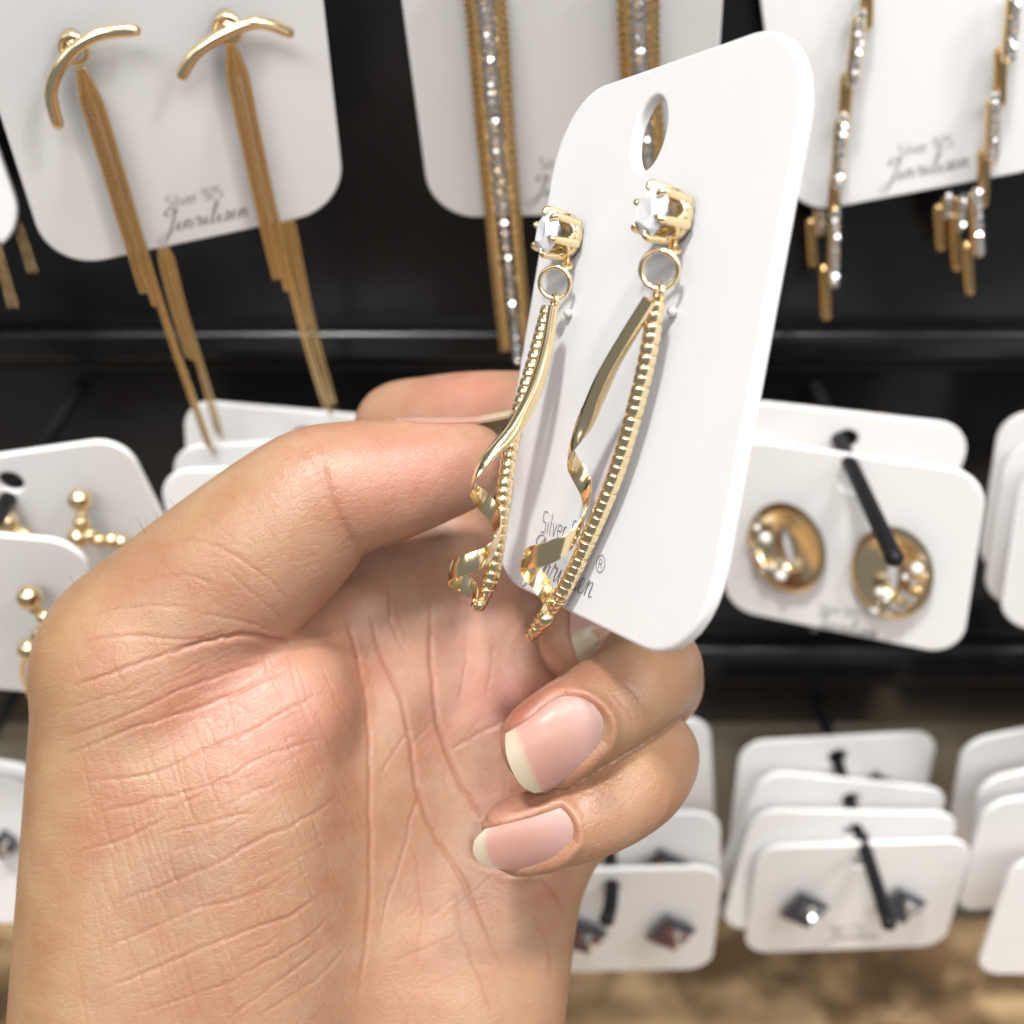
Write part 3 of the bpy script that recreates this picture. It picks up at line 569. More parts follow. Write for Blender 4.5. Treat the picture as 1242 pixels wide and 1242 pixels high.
def drop_earring(label, base_px, stone_r, ring_px, ring_r, ring_dz, bar, ribbon, stopper):
    b = zat(hc, *base_px, .1); o = root('drop_earring', b, label, 'earring', 'gold ribbon drop earrings on the held card')
    d = NRM; u = np.cross(d, [0, 1, 0]); u /= np.linalg.norm(u); w = np.cross(d, u); R = stone_r
    # crown setting: cup, six claws with arches between them
    part('cup', MB().add(*lathe([(R * .35, 0), (R * .74, .1), (R * .92, .7), (R * .97, 1.4), (R * .95, 1.7), (R * .80, 1.7), (R * .6, .9), (R * .3, .5)], 28, b, d)), M_gold, o)
    for k in range(6):
        a = 2 * math.pi * (k + .5) / 6; e = math.cos(a) * u + math.sin(a) * w; tt = -math.sin(a) * u + math.cos(a) * w
        path = np.array([b + e * R * .84 + d * .9, b + e * R * .93 + d * 2.4, b + e * R * 1.0 + d * 3.9, b + e * R * 1.04 + d * 5.0, b + e * R * .96 + d * 5.5, b + e * R * .80 + d * 5.55])
        part('claw', MB().add(*tube(spline(path, 18), np.linspace(.8, .34, 18), 10)), M_gold, o)
        a2 = a + math.pi / 6; arch = [b + R * .92 * (math.cos(a + q) * u + math.sin(a + q) * w) + d * (3.0 - 1.2 * math.sin(q / (math.pi / 3) * math.pi)) for q in np.linspace(0, math.pi / 3, 9)]
        part('arch', MB().add(*tube(np.array(arch), .38, 8)), M_gold, o)
    cut_stone(o, b + d * 4.75, d, R)
    part('post', MB().add(*tube(np.array([b - d * 7, b]), .4, 8)), M_gold, o)
    # two small links, then the jump ring
    rc = P(ring_px[0], ring_px[1], b[2] + ring_dz); top = rc + np.array([ring_r * .75, -ring_r * .66, 0]); start = b + w * 0 + np.array([0, R * .9, 0]) + d * 1.2
    k = 3
    for i in range(k):
        c0 = start + (top - start) * (i + .5) / k; ax_ = (top - start); L = np.linalg.norm(ax_) / k; ax_ = ax_ / np.linalg.norm(ax_); s = np.cross(ax_, [0, 0, 1.0] if i % 2 else [1.0, 0, 0]); s /= np.linalg.norm(s)
        part('link', MB().add(*tube(np.array([c0 + ax_ * L * .72 * math.cos(t) + s * .62 * math.sin(t) for t in np.linspace(0, 2 * math.pi, 20, endpoint=False)]), .26, 8, True)), M_gold, o)
    nx = np.array([.95, .05, -.3]); nx /= np.linalg.norm(nx); ny = np.array([0.0, 1, .25]); ny -= nx * (nx @ ny); ny /= np.linalg.norm(ny)
    part('jump_ring', MB().add(*tube(np.array([rc + ring_r * (nx * math.cos(t) + ny * math.sin(t)) for t in np.linspace(0, 2 * math.pi, 48, endpoint=False)]), .36, 12, True)), M_gold, o)
    bt = rc + ny * ring_r; 
    part('hanging_loop', MB().add(*tube(np.array([bt + np.array([0, .5, .2]) + 1.0 * (np.array([.25, 0, -.97]) * math.cos(t) + np.array([0, 1, .2]) * math.sin(t)) for t in np.linspace(0, 2 * math.pi, 24, endpoint=False)]), .42, 10, True)), M_gold, o)
    # ribbed bar
    bp = spline(PP(bar), 200); s = np.concatenate([[0], np.cumsum(np.linalg.norm(np.diff(bp, axis=0), axis=1))]); n = int(s[-1] / 1.34)
    for i in range(n):
        x = np.interp((i + .5) / n * s[-1], s, np.arange(200)); j = int(x); p = bp[j]; t = bp[min(j + 2, 199)] - bp[max(j - 2, 0)]
        sc = 1.0 if i < n - 2 else (.9 if i == n - 2 else .75)
        inst('ribbed_bead', RIB, p, o, xaxis=[.35, 0, -1], zaxis=t, scale=(sc * .76, sc * .84, .86))
    part('core_wire', MB().add(*tube(bp[::4], .85, 8)), M_gold, o)
    # curled ribbon
    rb = np.asarray(ribbon, float); m = 170; q = spline(rb, m)   # px, py, z, radius px, phase/pi, width
    axp = PP(q[:, :3]); ta = np.gradient(axp, axis=0); ta /= np.linalg.norm(ta, axis=1)[:, None]
    ex = np.array([1.0, 0, 0])[None] - ta * ta[:, :1]; ex /= np.linalg.norm(ex, axis=1)[:, None]; ez = np.cross(ex, ta)
    ez = np.where((ez[:, 2:] > 0), -ez, ez)                     # toward the viewer
    ph = q[:, 4] * math.pi; N = np.cos(ph)[:, None] * ex + np.sin(ph)[:, None] * ez
    el = 1 + .6 * np.clip((q[:, 4] - .8) / .5, 0, 1); cen = axp + (np.cos(ph)[:, None] * ex + (el * np.sin(ph))[:, None] * ez) * (q[:, 3] * q[:, 2] / F)[:, None]; T = np.gradient(cen, axis=0); T /= np.linalg.norm(T, axis=1)[:, None]
    N = N - T * (N * T).sum(1)[:, None]; N /= np.linalg.norm(N, axis=1)[:, None]; B = np.cross(N, T)
    prof = [(-.5, -.25), (-.48, .04), (-.34, .20), (-.13, .38), (.13, .38), (.34, .20), (.48, .04), (.5, -.25), (.3, -.36), (0, -.30), (-.3, -.36)]
    V = []; k = len(prof)
    for i in range(m):
        g = min(max((q[i, 4] - .7) / .35, 0), 1)
        for a, h in prof: V.append(cen[i] + B[i] * a * q[i, 5] + N[i] * (1.75 * h * (1 - g) + g * ((.06 + .30 * (1 - 4 * a * a)) if h > 0 else -.10)))
    Fs = [(i * k + j, i * k + (j + 1) % k, (i + 1) * k + (j + 1) % k, (i + 1) * k + j) for i in range(m - 1) for j in range(k)] + [tuple(range(k))[::-1], tuple((m - 1) * k + j for j in range(k))]
    rbn = part('curled_ribbon', MB().add(np.array(V), Fs), M_gold, o, True, 50)
    bmx = bmesh.new(); bmx.from_mesh(rbn.data); bmesh.ops.recalc_face_normals(bmx, faces=bmx.faces); bmx.to_mesh(rbn.data); bmx.free()
    part('joint', MB().add(*ball(cen[-1] * .6 + bp[-1] * .4 if np.linalg.norm(cen[-1] - bp[-1]) < 4 else cen[-1], 1.15, 14, 10)), M_gold, o)
    sp = zat(hc, *stopper, .6); part('stopper', MB().add(*ball(sp, .7, 14, 8)), M_clear, o)
zr = zat(hc, 835, 268)[2]; zl = zat(hc, 703, 290)[2]; print('stud depth', zr, zl)
def zn(px, py, n): return zat(hc, px, py, n)[2]
drop_earring('gold ribbon and ribbed bar drop earring nearest the card centre', (829, 266), 3.35, (800, 327), 2.35, -3.5,
    [(x, y, zn(x, y, n)) for x, y, n in ((796, 366, 4), (786, 430, 3.4), (768, 505, 3), (745, 580, 2.6), (718, 645, 2.4), (684, 715, 2.4), (642, 774, 2.6))],
    [(x, y, zn(x, y, n), r, ph, w) for x, y, n, r, ph, w in ((789, 364, 5.5, 1, .40, 1.9), (764, 405, 6, 1, .42, 2.1), (735, 455, 6, 2, .48, 2.3), (715, 503, 5.6, 6, .66, 2.4), (706, 543, 5.4, 12, 1.0, 2.4), (703, 575, 5.2, 15, 1.5, 2.4),
     (695, 606, 5.2, 17, 2.0, 2.7), (676, 643, 5.2, 24, 2.5, 3.1), (661, 683, 5, 26, 3.0, 3.0), (655, 710, 5, 20, 3.5, 2.7), (652, 735, 5, 12, 4.0, 2.2), (655, 752, 4.6, 8, 4.2, 2.0))], (815, 378))
drop_earring('gold ribbon and ribbed bar drop earring hanging over the thumb', (698, 290), 3.3, (673, 343), 2.3, -3.2,
    [(666, 373, zl - 4), (652, 425, zl - 4), (636, 480, zl - 4), (622, 530, zl - 4), (613, 585, zl - 4), (606, 645, zl - 3.5), (597, 695, zl - 3), (584, 733, zl - 2)],
    [(671, 372, zl - 5.5, 1, .4, 1.5), (664, 420, zl - 6, 1, .4, 1.8), (650, 470, zl - 6.5, 1, .42, 2.2), (624, 520, zl - 7, 4, .6, 2.4), (596, 560, zl - 7.5, 9, .8, 2.5), (587, 590, zl - 8, 13, 1.05, 2.5),
     (589, 615, zl - 7.5, 16, 1.5, 2.6), (588, 645, zl - 7, 17, 2.0, 2.7), (575, 675, zl - 6.5, 22, 2.5, 2.9), (567, 700, zl - 6, 21, 3.0, 2.8), (567, 718, zl - 5.5, 15, 3.5, 2.6), (569, 735, zl - 5, 9, 4.0, 2.2)], (689, 380))
# ------------------------------------------------------------------ the hand: distance field of tapered limbs, meshed as ONE skin
VOX = 0.55
HLO = np.array([-92.0, -34.0, 146.0]); HHI = np.array([46.0, 132.0, 246.0])
HN = np.ceil((HHI - HLO) / VOX).astype(int) + 1
HG = [np.float32(HLO[i]) + np.arange(HN[i], dtype=np.float32) * np.float32(VOX) for i in range(3)]
BIG = np.float32(40)
def limb(st, sub=5):
    """stations (px, py, depth mm, radius px) -> dense centre points and radii in mm"""
    st = np.asarray(st, float); n = (len(st) - 1) * sub + 1
    s = spline(st, n); return PP(s), s[:, 3] * s[:, 2] / F
def limb_field(st, sub=5, margin=11.0):
    c, r = limb(st, sub); D = np.full(HN, BIG, np.float32)
    for i in range(len(c) - 1):
        a, b, ra, rb = c[i], c[i + 1], r[i], r[i + 1]; R = max(ra, rb) + margin
        lo = np.clip(((np.minimum(a, b) - R - HLO) / VOX).astype(int), 0, HN); hi = np.clip(((np.maximum(a, b) + R - HLO) / VOX).astype(int) + 2, 0, HN)
        if (hi <= lo).any(): continue
        x = HG[0][lo[0]:hi[0], None, None] - a[0]; y = HG[1][None, lo[1]:hi[1], None] - a[1]; z = HG[2][None, None, lo[2]:hi[2]] - a[2]
        ba = (b - a).astype(np.float32); l2 = float(ba @ ba) + 1e-9
        t = np.clip((x * ba[0] + y * ba[1] + z * ba[2]) / np.float32(l2), 0, 1)
        d = np.sqrt((x - ba[0] * t) ** 2 + (y - ba[1] * t) ** 2 + (z - ba[2] * t) ** 2) - (np.float32(ra) + np.float32(rb - ra) * t)
        s = D[lo[0]:hi[0], lo[1]:hi[1], lo[2]:hi[2]]; np.minimum(s, d, out=s)
    return D
def smin(a, b, k):
    h = np.maximum(k - np.abs(a - b), 0) / k
    return np.minimum(a, b) - h * h * k * np.float32(0.25)
def kfield(k0, blobs):
    K = np.full(HN, k0, np.float32)
    for (px, py, z, R, dk) in blobs:
        c = P(px, py, z)
        K += np.float32(dk) * np.exp(-((HG[0][:, None, None] - c[0]) ** 2 + (HG[1][None, :, None] - c[1]) ** 2 + (HG[2][None, None, :] - c[2]) ** 2) / np.float32(R * R))
    return K

THUMB = [(560, 563, 186, 56), (520, 572, 185, 65), (470, 583, 184, 75), (425, 592, 183, 81), (385, 604, 183, 87), (345, 640, 184, 98), (300, 680, 185, 105), (245, 730, 187, 112), (185, 790, 189, 122)]
INDEX_P = [(575, 760, 212, 72), (535, 640, 218, 62), (492, 535, 225, 56)]
INDEX_D = [(492, 535, 225, 56), (486, 519, 224, 56), (520, 514, 220, 57), (570, 508, 216, 57), (630, 505, 211, 55), (690, 505, 208, 50)]
MIDDLE_P = [(632, 830, 211, 72), (700, 740, 213, 62), (760, 660, 214, 60)]
MIDDLE_D = [(760, 660, 214, 60), (775, 680, 208, 60), (760, 720, 203, 58), (720, 758, 198, 54), (703, 778, 196, 50)]
RING_P = [(650, 930, 209, 74), (725, 880, 207, 66), (788, 825, 202, 63)]
RING_D = [(788, 825, 202, 63), (789, 812, 190, 63), (776, 826, 180, 62), (735, 855, 175, 60), (695, 880, 173, 59), (664, 900, 172, 57)]
PINKY_P = [(628, 1055, 204, 68), (690, 1000, 202, 58), (768, 935, 196, 60)]
PINKY_D = [(768, 935, 196, 60), (785, 918, 187, 63), (770, 944, 181, 63), (735, 975, 177, 57), (690, 996, 175, 52), (630, 1013, 174, 47)]

palm = None
for st in [
    [(165, 830, 189, 118), (165, 960, 190, 127), (163, 1100, 191, 135), (160, 1260, 193, 143), (160, 1420, 196, 150), (160, 1560, 198, 150)],      # thumb metacarpal edge
    [(335, 845, 189, 74), (318, 885, 188, 98), (300, 960, 188, 122), (300, 1060, 189, 128), (300, 1200, 192, 132), (300, 1400, 197, 140), (300, 1560, 200, 145)],        # thenar pad
    [(380, 1150, 200, 100), (430, 940, 203, 92), (475, 800, 207, 78), (505, 720, 211, 66)],
    [(260, 1000, 197, 100), (340, 820, 201, 84), (430, 740, 206, 72)],
    [(470, 1560, 206, 130), (480, 1250, 203, 105), (505, 1000, 207, 90), (575, 760, 213, 76)],
    [(500, 1560, 206, 130), (520, 1250, 205, 105), (560, 1020, 209, 88), (632, 830, 212, 74)],
    [(520, 1560, 205, 125), (560, 1250, 206, 100), (600, 1090, 209, 86), (650, 930, 210, 76)],
    [(545, 1560, 203, 125), (566, 1330, 204, 98), (594, 1200, 204, 84), (610, 1110, 204, 77), (628, 1055, 204, 70)],
]:
    d = limb_field(st, 4, 13.0); palm = d if palm is None else smin(palm, d, np.float32(9))
HD = palm
HD = smin(HD, limb_field([(310, 835, 186, 44), (366, 830, 186.5, 42), (376, 856, 186, 46)], 3), np.float32(6.0))        # fold of skin under the bent thumb
t = limb_field(THUMB, 5)
HD = smin(HD, t, kfield(0.7, [(120, 810, 180, 21, 8.0), (200, 800, 208, 14, 4)])); del t
for pr, di, mc in ((INDEX_P, INDEX_D, (575, 760, 213)), (MIDDLE_P, MIDDLE_D, (632, 830, 212)), (RING_P, RING_D, (650, 930, 210)), (PINKY_P, PINKY_D, (628, 1055, 204))):
    f = smin(limb_field(pr, 5), limb_field(di, 5), np.float32(1.2))
    HD = smin(HD, f, kfield(0.5, [(*mc, 15, 5.5)])); del f

def surface_nets(D):
    S = D < 0; n = np.array(D.shape)
    idx = [(i, j, k) for i in (0, 1) for j in (0, 1) for k in (0, 1)]
    cnt = np.zeros(n - 1, np.int8)
    for i, j, k in idx: cnt += S[i:n[0] - 1 + i, j:n[1] - 1 + j, k:n[2] - 1 + k]
    act = np.argwhere((cnt > 0) & (cnt < 8)); del cnt
    ids = np.full(n - 1, -1, np.int32); ids[tuple(act.T)] = np.arange(len(act))
    acc = np.zeros((len(act), 3)); num = np.zeros(len(act))
    for a in idx:
        for ax in range(3):
            if a[ax]: continue
            b = list(a); b[ax] = 1
            da = D[tuple((act + a).T)]; db = D[tuple((act + b).T)]; m = (da < 0) != (db < 0)
            tt = da / np.where(m, da - db, 1); p = np.array(a, float)[None].repeat(len(act), 0); p[:, ax] += tt
            acc[m] += p[m]; num[m] += 1
    V = HLO + (act + acc / num[:, None]) * VOX
    Q = []
    for ax in range(3):
        o1, o2 = [(1, 2), (2, 0), (0, 1)][ax]
        sl0 = [slice(1, -1)] * 3; sl1 = [slice(1, -1)] * 3; sl0[ax] = slice(0, -1); sl1[ax] = slice(1, None)
        A = S[tuple(sl0)]; B = S[tuple(sl1)]
        for m, flip in ((A & ~B, False), (~A & B, True)):
            e = np.argwhere(m); off = np.ones(3, int); off[ax] = 0; e = e + off
            c = []
            for s1, s2 in ((0, 0), (-1, 0), (-1, -1), (0, -1)):
                q = e.copy(); q[:, o1] += s1; q[:, o2] += s2; c.append(ids[tuple(q.T)])
            c = np.stack(c, 1); Q.append(c[:, ::-1] if flip else c)
    return V, np.concatenate(Q)
HV, HQ = surface_nets(HD); del HD
def edges_of(Q):
    e = np.concatenate([Q[:, [0, 1]], Q[:, [1, 2]], Q[:, [2, 3]], Q[:, [3, 0]]]); return e
def lap(V, E, n, w):
    deg = np.bincount(E.ravel(), minlength=len(V)).astype(float)
    for _ in range(n):
        s = np.stack([np.bincount(E[:, 0], V[E[:, 1], k], len(V)) + np.bincount(E[:, 1], V[E[:, 0], k], len(V)) for k in range(3)], 1)
        V = V + w * (s / deg[:, None] - V)
    return V
E_ = edges_of(HQ); HV = lap(HV, E_, 4, .5); HV = lap(HV, E_, 2, -.3)
def subdivide(V, Q):
    e = edges_of(Q); es = np.sort(e, 1); key = es[:, 0].astype(np.int64) * len(V) + es[:, 1]
    uk, inv = np.unique(key, return_inverse=True); mid = .5 * (V[uk // len(V)] + V[uk % len(V)])
    fc = V[Q].mean(1); nv = len(V); m = len(Q); ei = (inv + nv).reshape(4, m); fi = np.arange(m) + nv + len(uk)
    NQ = np.concatenate([np.stack([Q[:, k], ei[k], fi, ei[k - 1]], 1) for k in range(4)])
    return np.concatenate([V, mid, fc]), NQ
HV, HQ = subdivide(HV, HQ); E_ = edges_of(HQ); HV = lap(HV, E_, 3, .5)
def vnormals(V, Q):
    n = np.cross(V[Q[:, 2]] - V[Q[:, 0]], V[Q[:, 3]] - V[Q[:, 1]])
    N = np.stack([np.bincount(Q.ravel(), np.repeat(n[:, k], 4), len(V)) for k in range(3)], 1)
    return N / (np.linalg.norm(N, axis=1)[:, None] + 1e-12)
HNm = vnormals(HV, HQ)
if (HNm * (HV - HV.mean(0))).sum() < 0: HQ = HQ[:, ::-1]; HNm = -HNm
PX = HV[:, 0] / HV[:, 2] * F + CX; PY = HV[:, 1] / HV[:, 2] * F + CX
def visible(tol=2.0):
    b = 8; gx = np.clip(((PX + 200) / b).astype(int), 0, 199); gy = np.clip(((PY) / b).astype(int), 0, 219)
    zb = np.full((200, 220), 1e9); np.minimum.at(zb, (gx, gy), HV[:, 2])
    zs = zb[gx, gy]; return (HV[:, 2] < zs + tol * 1.6) & ((HNm * HV).sum(1) < 0)
VIS = visible()
def polydist(pl, sel):
    x = PX[sel]; y = PY[sel]; d = np.full(len(x), 1e9); tb = np.zeros(len(x)); L = len(pl) - 1
    for i in range(L):
        a = pl[i]; ab = pl[i + 1] - a; t = np.clip(((x - a[0]) * ab[0] + (y - a[1]) * ab[1]) / (ab @ ab + 1e-9), 0, 1)
        q = np.hypot(x - a[0] - ab[0] * t, y - a[1] - ab[1] * t); m = q < d; d[m] = q[m]; tb[m] = (i + t[m]) / L
    return d, tb
DISP = np.zeros(len(HV)); RED = np.zeros(len(HV))
def crease(pts, depth=.25, w=3.2, lip=.35, red=.5, taper=True, jit=1.2):
    depth *= .43; w *= .66; lip *= .25
    pts = np.asarray(pts, float); pl = spline(pts, max(len(pts) * 5, 12)); pl = pl + rng.normal(0, jit, pl.shape) * .6
    lo = pl.min(0) - 5 * w; hi = pl.max(0) + 5 * w
    sel = np.where(VIS & (PX > lo[0]) & (PX < hi[0]) & (PY > lo[1]) & (PY < hi[1]))[0]
    if not len(sel): return
    d, t = polydist(pl, sel); k = np.minimum(1, np.minimum(t, 1 - t) * 6) if taper else 1
    g = np.exp(-(d / w) ** 2); DISP[sel] += k * depth * (-g + lip * np.exp(-((d - 2.4 * w) / (1.5 * w)) ** 2)); RED[sel] = np.maximum(RED[sel], k * red * np.exp(-(d / (w * 1.25)) ** 2))

CR = [  # deep folds
    ([(386, 552), (391, 575), (399, 601), (413, 632), (424, 652), (428, 664)], .6, 10, .3, .25),
    ([(205, 794), (245, 780), (290, 771), (330, 776), (356, 781)], 1.0, 5, .3, .6),
    ([(411, 726), (428, 774), (438, 822), (447, 875), (449, 1005), (447, 1119), (430, 1230)], .5, 4.5, .3, .55),
    ([(445, 716), (459, 787), (485, 844), (498, 905), (507, 962), (528, 1014), (563, 1071), (589, 1136), (616, 1193)], .6, 4.2, .3, .6),
    ([(522, 726), (523, 809), (533, 883), (555, 944), (581, 984), (598, 1005)], .75, 4.5, .3, .75),
    ([(546, 909), (585, 888), (616, 872)], .3, 3.2, .3, .4), ([(507, 962), (489, 1027), (459, 1136)], .28, 3, .3, .35),
    ([(550, 1075), (559, 1136), (585, 1202), (598, 1241)], .35, 3.2, .3, .4), ([(502, 1027), (511, 1093), (507, 1180)], .22, 3, .3, .3),
    ([(651, 1062), (677, 1093), (687, 1108)], .4, 3.5, .3, .5), ([(642, 1106), (664, 1145), (668, 1190)], .3, 3, .3, .4),
    ([(470, 700), (476, 760), (498, 800)], .3, 3, .3, .4), ([(560, 700), (566, 780), (556, 860)], .22, 3, .3, .3), ([(600, 780), (590, 850)], .22, 3, .3, .3),
    ([(498, 905), (530, 868)], .2, 2.8, .3, .3), ([(460, 940), (500, 880)], .2, 2.8, .3, .3), ([(520, 1130), (600, 1060)], .15, 2.8, .3, .25), ([(470, 1170), (560, 1130)], .15, 2.8, .3, .2),
    # wrinkles over the thumb joints
    ([(185, 667), (232, 655), (278, 670), (328, 705), (355, 740)], .22, 3, .3, .35), ([(155, 709), (216, 698), (263, 709)], .2, 3, .3, .3),
    ([(89, 748), (155, 736), (232, 736)], .25, 3, .3, .35), ([(77, 783), (155, 771), (232, 775), (278, 763)], .3, 3.2, .3, .4),
    ([(85, 833), (155, 810), (216, 786)], .4, 3.6, .3, .5), ([(270, 690), (320, 730), (350, 765)], .22, 3, .3, .3), ([(240, 745), (290, 752), (330, 765)], .25, 3, .3, .35),
    ([(348, 520), (380, 530), (392, 556)], .2, 3, .3, .3), ([(330, 540), (370, 548), (385, 570)], .15, 3, .3, .2), ([(360, 512), (372, 530)], .2, 3, .3, .2),
    # long thenar lines
    ([(71, 895), (141, 873), (223, 836), (286, 813), (328, 800)], .34, 3.2, .3, .5), ([(74, 918), (160, 884), (260, 851), (346, 813)], .36, 3.3, .3, .55),
    ([(93, 947), (178, 940), (238, 914), (309, 884), (361, 854), (400, 838)], .36, 3.3, .3, .5), ([(112, 988), (186, 970), (257, 951), (320, 918), (394, 895)], .32, 3.2, .3, .45),
    ([(93, 1033), (160, 1014), (208, 985), (257, 955)], .3, 3, .3, .4), ([(193, 1011), (260, 996), (312, 983)], .28, 3, .3, .4),
    ([(138, 1096), (208, 1070), (260, 1048), (316, 1018), (372, 992), (413, 962)], .36, 3.2, .3, .45), ([(112, 1156), (193, 1122), (245, 1100), (297, 1089), (350, 1060)], .3, 3, .3, .4),
    ([(108, 1208), (178, 1178), (242, 1152), (294, 1130), (353, 1111), (402, 1074)], .4, 3.4, .3, .55), ([(156, 1230), (231, 1208), (297, 1182), (372, 1137), (405, 1107)], .3, 3, .3, .4),
    ([(275, 1237), (335, 1193), (394, 1148)], .3, 3, .3, .35), ([(74, 860), (140, 842), (200, 815)], .2, 2.8, .3, .3), ([(310, 1235), (380, 1190), (420, 1150)], .25, 3, .3, .3),
    # knuckles of the curled fingers
    ([(742, 838), (760, 862), (770, 884)], .22, 3, .3, .25), ([(756, 826), (778, 852), (786, 872)], .25, 3, .3, .25), ([(800, 1002), (812, 986), (818, 970)], .2, 3, .3, .2),
    ([(742, 958), (752, 985), (756, 1004)], .12, 3, .3, .15), ([(690, 1000), (740, 985)], .05, 4, .3, .05),
]
for c in CR: crease(*c)
for i in range(120):          # shallow cross lines over the thenar pad
    x0 = rng.uniform(90, 400); y0 = rng.uniform(770, 1180); L = rng.uniform(40, 170); s = .28 + .14 * (x0 - 100) / 300 + rng.normal(0, .06)
    crease([(x0 + s * L * q - 12 * q * (1 - q), y0 + L * q) for q in (0, .33, .66, 1)], rng.uniform(.08, .2), 2.4, .4, .18)
for i in range(44):
    x0 = rng.uniform(60, 300); y0 = rng.uniform(830, 1240); L = rng.uniform(50, 160)
    crease([(x0 + L * q, y0 - .38 * L * q - 10 * q * q) for q in (0, .5, 1)], rng.uniform(.06, .14), 2.5, .4, .18)
for i in range(40):          # fine lines on the thumb and the palm
    x0 = rng.uniform(150, 400); y0 = rng.uniform(560, 740); L = rng.uniform(25, 80); a = rng.choice([-.5, .9]) + rng.normal(0, .2)
    crease([(x0, y0), (x0 + L * math.cos(a), y0 + L * math.sin(a))], rng.uniform(.04, .09), 2.3, .4, .1)
for i in range(46):
    x0 = rng.uniform(450, 660); y0 = rng.uniform(700, 1230); L = rng.uniform(25, 100); a = rng.choice([1.35, 1.1, -.6]) + rng.normal(0, .2)
    crease([(x0, y0), (x0 + L * .5 * math.cos(a) + 3, y0 + L * .5 * math.sin(a)), (x0 + L * math.cos(a), y0 + L * math.sin(a))], rng.uniform(.05, .13), 2.5, .4, .18)

# nails: outlines on the distal joints; the skin sinks below the plate and swells round it
def coons(top, bot, base, tip, nu, nv):
    u = np.linspace(0, 1, nu); v = np.linspace(0, 1, nv)
    A = spline(top, nu); B = spline(bot, nu); C = spline(base, nv); D = spline(tip, nv)
    U = u[:, None, None]; V_ = v[None, :, None]
    return (1 - V_) * A[:, None] + V_ * B[:, None] + (1 - U) * C[None] + U * D[None] - ((1 - U) * (1 - V_) * A[0] + U * (1 - V_) * A[-1] + (1 - U) * V_ * B[0] + U * V_ * B[-1])
def inside(poly, sel):
    x = PX[sel]; y = PY[sel]; r = np.zeros(len(x), bool); n = len(poly)
    for i in range(n):
        a = poly[i]; b = poly[(i + 1) % n]; c = ((a[1] > y) != (b[1] > y)) & (x < (b[0] - a[0]) * (y - a[1]) / (b[1] - a[1] + 1e-9) + a[0]); r ^= c
    return r
NAILS = []
def traced_nail(lim, top, bot, base, tip, ufree, flat=1.12, lift=.25, fold=True):
    nu, nv = 22, 17; G = coons(np.array(top, float), np.array(bot, float), np.array(base, float), np.array(tip, float), nu, nv)
    c, r = limb(lim, 10); q = c[:, :2] / c[:, 2:] * F + CX
    Z = np.zeros((nu, nv))
    for i in range(nu):
        for j in range(nv):
            g = G[i, j]; k = np.argmin(np.hypot(*(q - g).T)); k = min(max(k, 1), len(q) - 2)
            d = q[k + 1] - q[k - 1]; d /= np.linalg.norm(d); s = abs((g - q[k]) @ np.array([-d[1], d[0]])) * c[k, 2] / F
            R = r[k] * flat; Z[i, j] = c[k, 2] - r[k] + (R - math.sqrt(max(R * R - s * s, .02 * R * R))) - lift
    Z += .5 * np.linspace(1, 0, nu)[:, None] ** 6          # the root dives under the cuticle
    front = PP(np.concatenate([G.reshape(-1, 2), Z.reshape(-1, 1)], 1)); back = front + np.array([0, 0, .55])
    Fs = []
    for i in range(nu - 1):
        for j in range(nv - 1):
            a = i * nv + j; Fs.append((a, a + 1, a + nv + 1, a + nv)); b = a + nu * nv; Fs.append((b, b + nv, b + nv + 1, b + 1))
    per = [j for j in range(nv)] + [i * nv + nv - 1 for i in range(1, nu)] + [(nu - 1) * nv + j for j in range(nv - 2, -1, -1)] + [i * nv for i in range(nu - 2, 0, -1)]
    for i in range(len(per)): a = per[i]; b = per[(i + 1) % len(per)]; Fs.append((b, a, a + nu * nv, b + nu * nv))
    u = np.linspace(0, 1, nu)[:, None]; v = np.linspace(-1, 1, nv)[None]
    free = np.clip((u - (ufree + .05 * v * v)) / .06 + .5, 0, 1); bed = np.array([.42, .222, .18]); bed2 = np.array([.46, .29, .255]); tipc = np.array([.42, .355, .255])
    lun = np.exp(-((u - .05) / .28) ** 2); colr = bed + (bed2 - bed) * lun[..., None]; colr = colr * (1 - free[..., None]) + tipc * free[..., None]
    NAILS.append((np.concatenate([front, back]), Fs, np.tile(colr.reshape(-1, 3), (2, 1))))
    if not fold: return
    poly = G.reshape(nu, nv, 2); poly = np.concatenate([poly[0], poly[1:, -1], poly[-1, -2::-1], poly[-2:0:-1, 0]])
    lo = poly.min(0) - 30; hi = poly.max(0) + 30
    sel = np.where(VIS & (PX > lo[0]) & (PX < hi[0]) & (PY > lo[1]) & (PY < hi[1]))[0]
    ins = inside(poly, sel); d, _ = polydist(np.concatenate([poly, poly[:1]]), sel)
    nt = np.array(tip, float).mean(0); nb = np.array(base, float).mean(0); ax = (nt - nb) / np.linalg.norm(nt - nb)
    al = np.clip(1.15 - ((np.stack([PX[sel], PY[sel]], 1) - nb) @ ax) / np.linalg.norm(nt - nb), 0, 1)
    DISP[sel] = np.where(ins, -.35 - .5 * np.clip(d / 8, 0, 1), DISP[sel] + .5 * al * np.exp(-((d - 7) / 7) ** 2) - .3 * np.exp(-(d / 3) ** 2))
    RED[sel] = np.maximum(RED[sel], .5 * al * np.exp(-(d / 5) ** 2) * ~ins)
traced_nail(RING_D, [(686, 844), (668, 851), (640, 873), (613, 890)], [(735, 901), (696, 938), (670, 957), (648, 962)],
            [(686, 844), (709, 848), (729, 863), (738, 882), (735, 901)], [(613, 890), (614, 914), (622, 937), (634, 954), (648, 962)], .79)
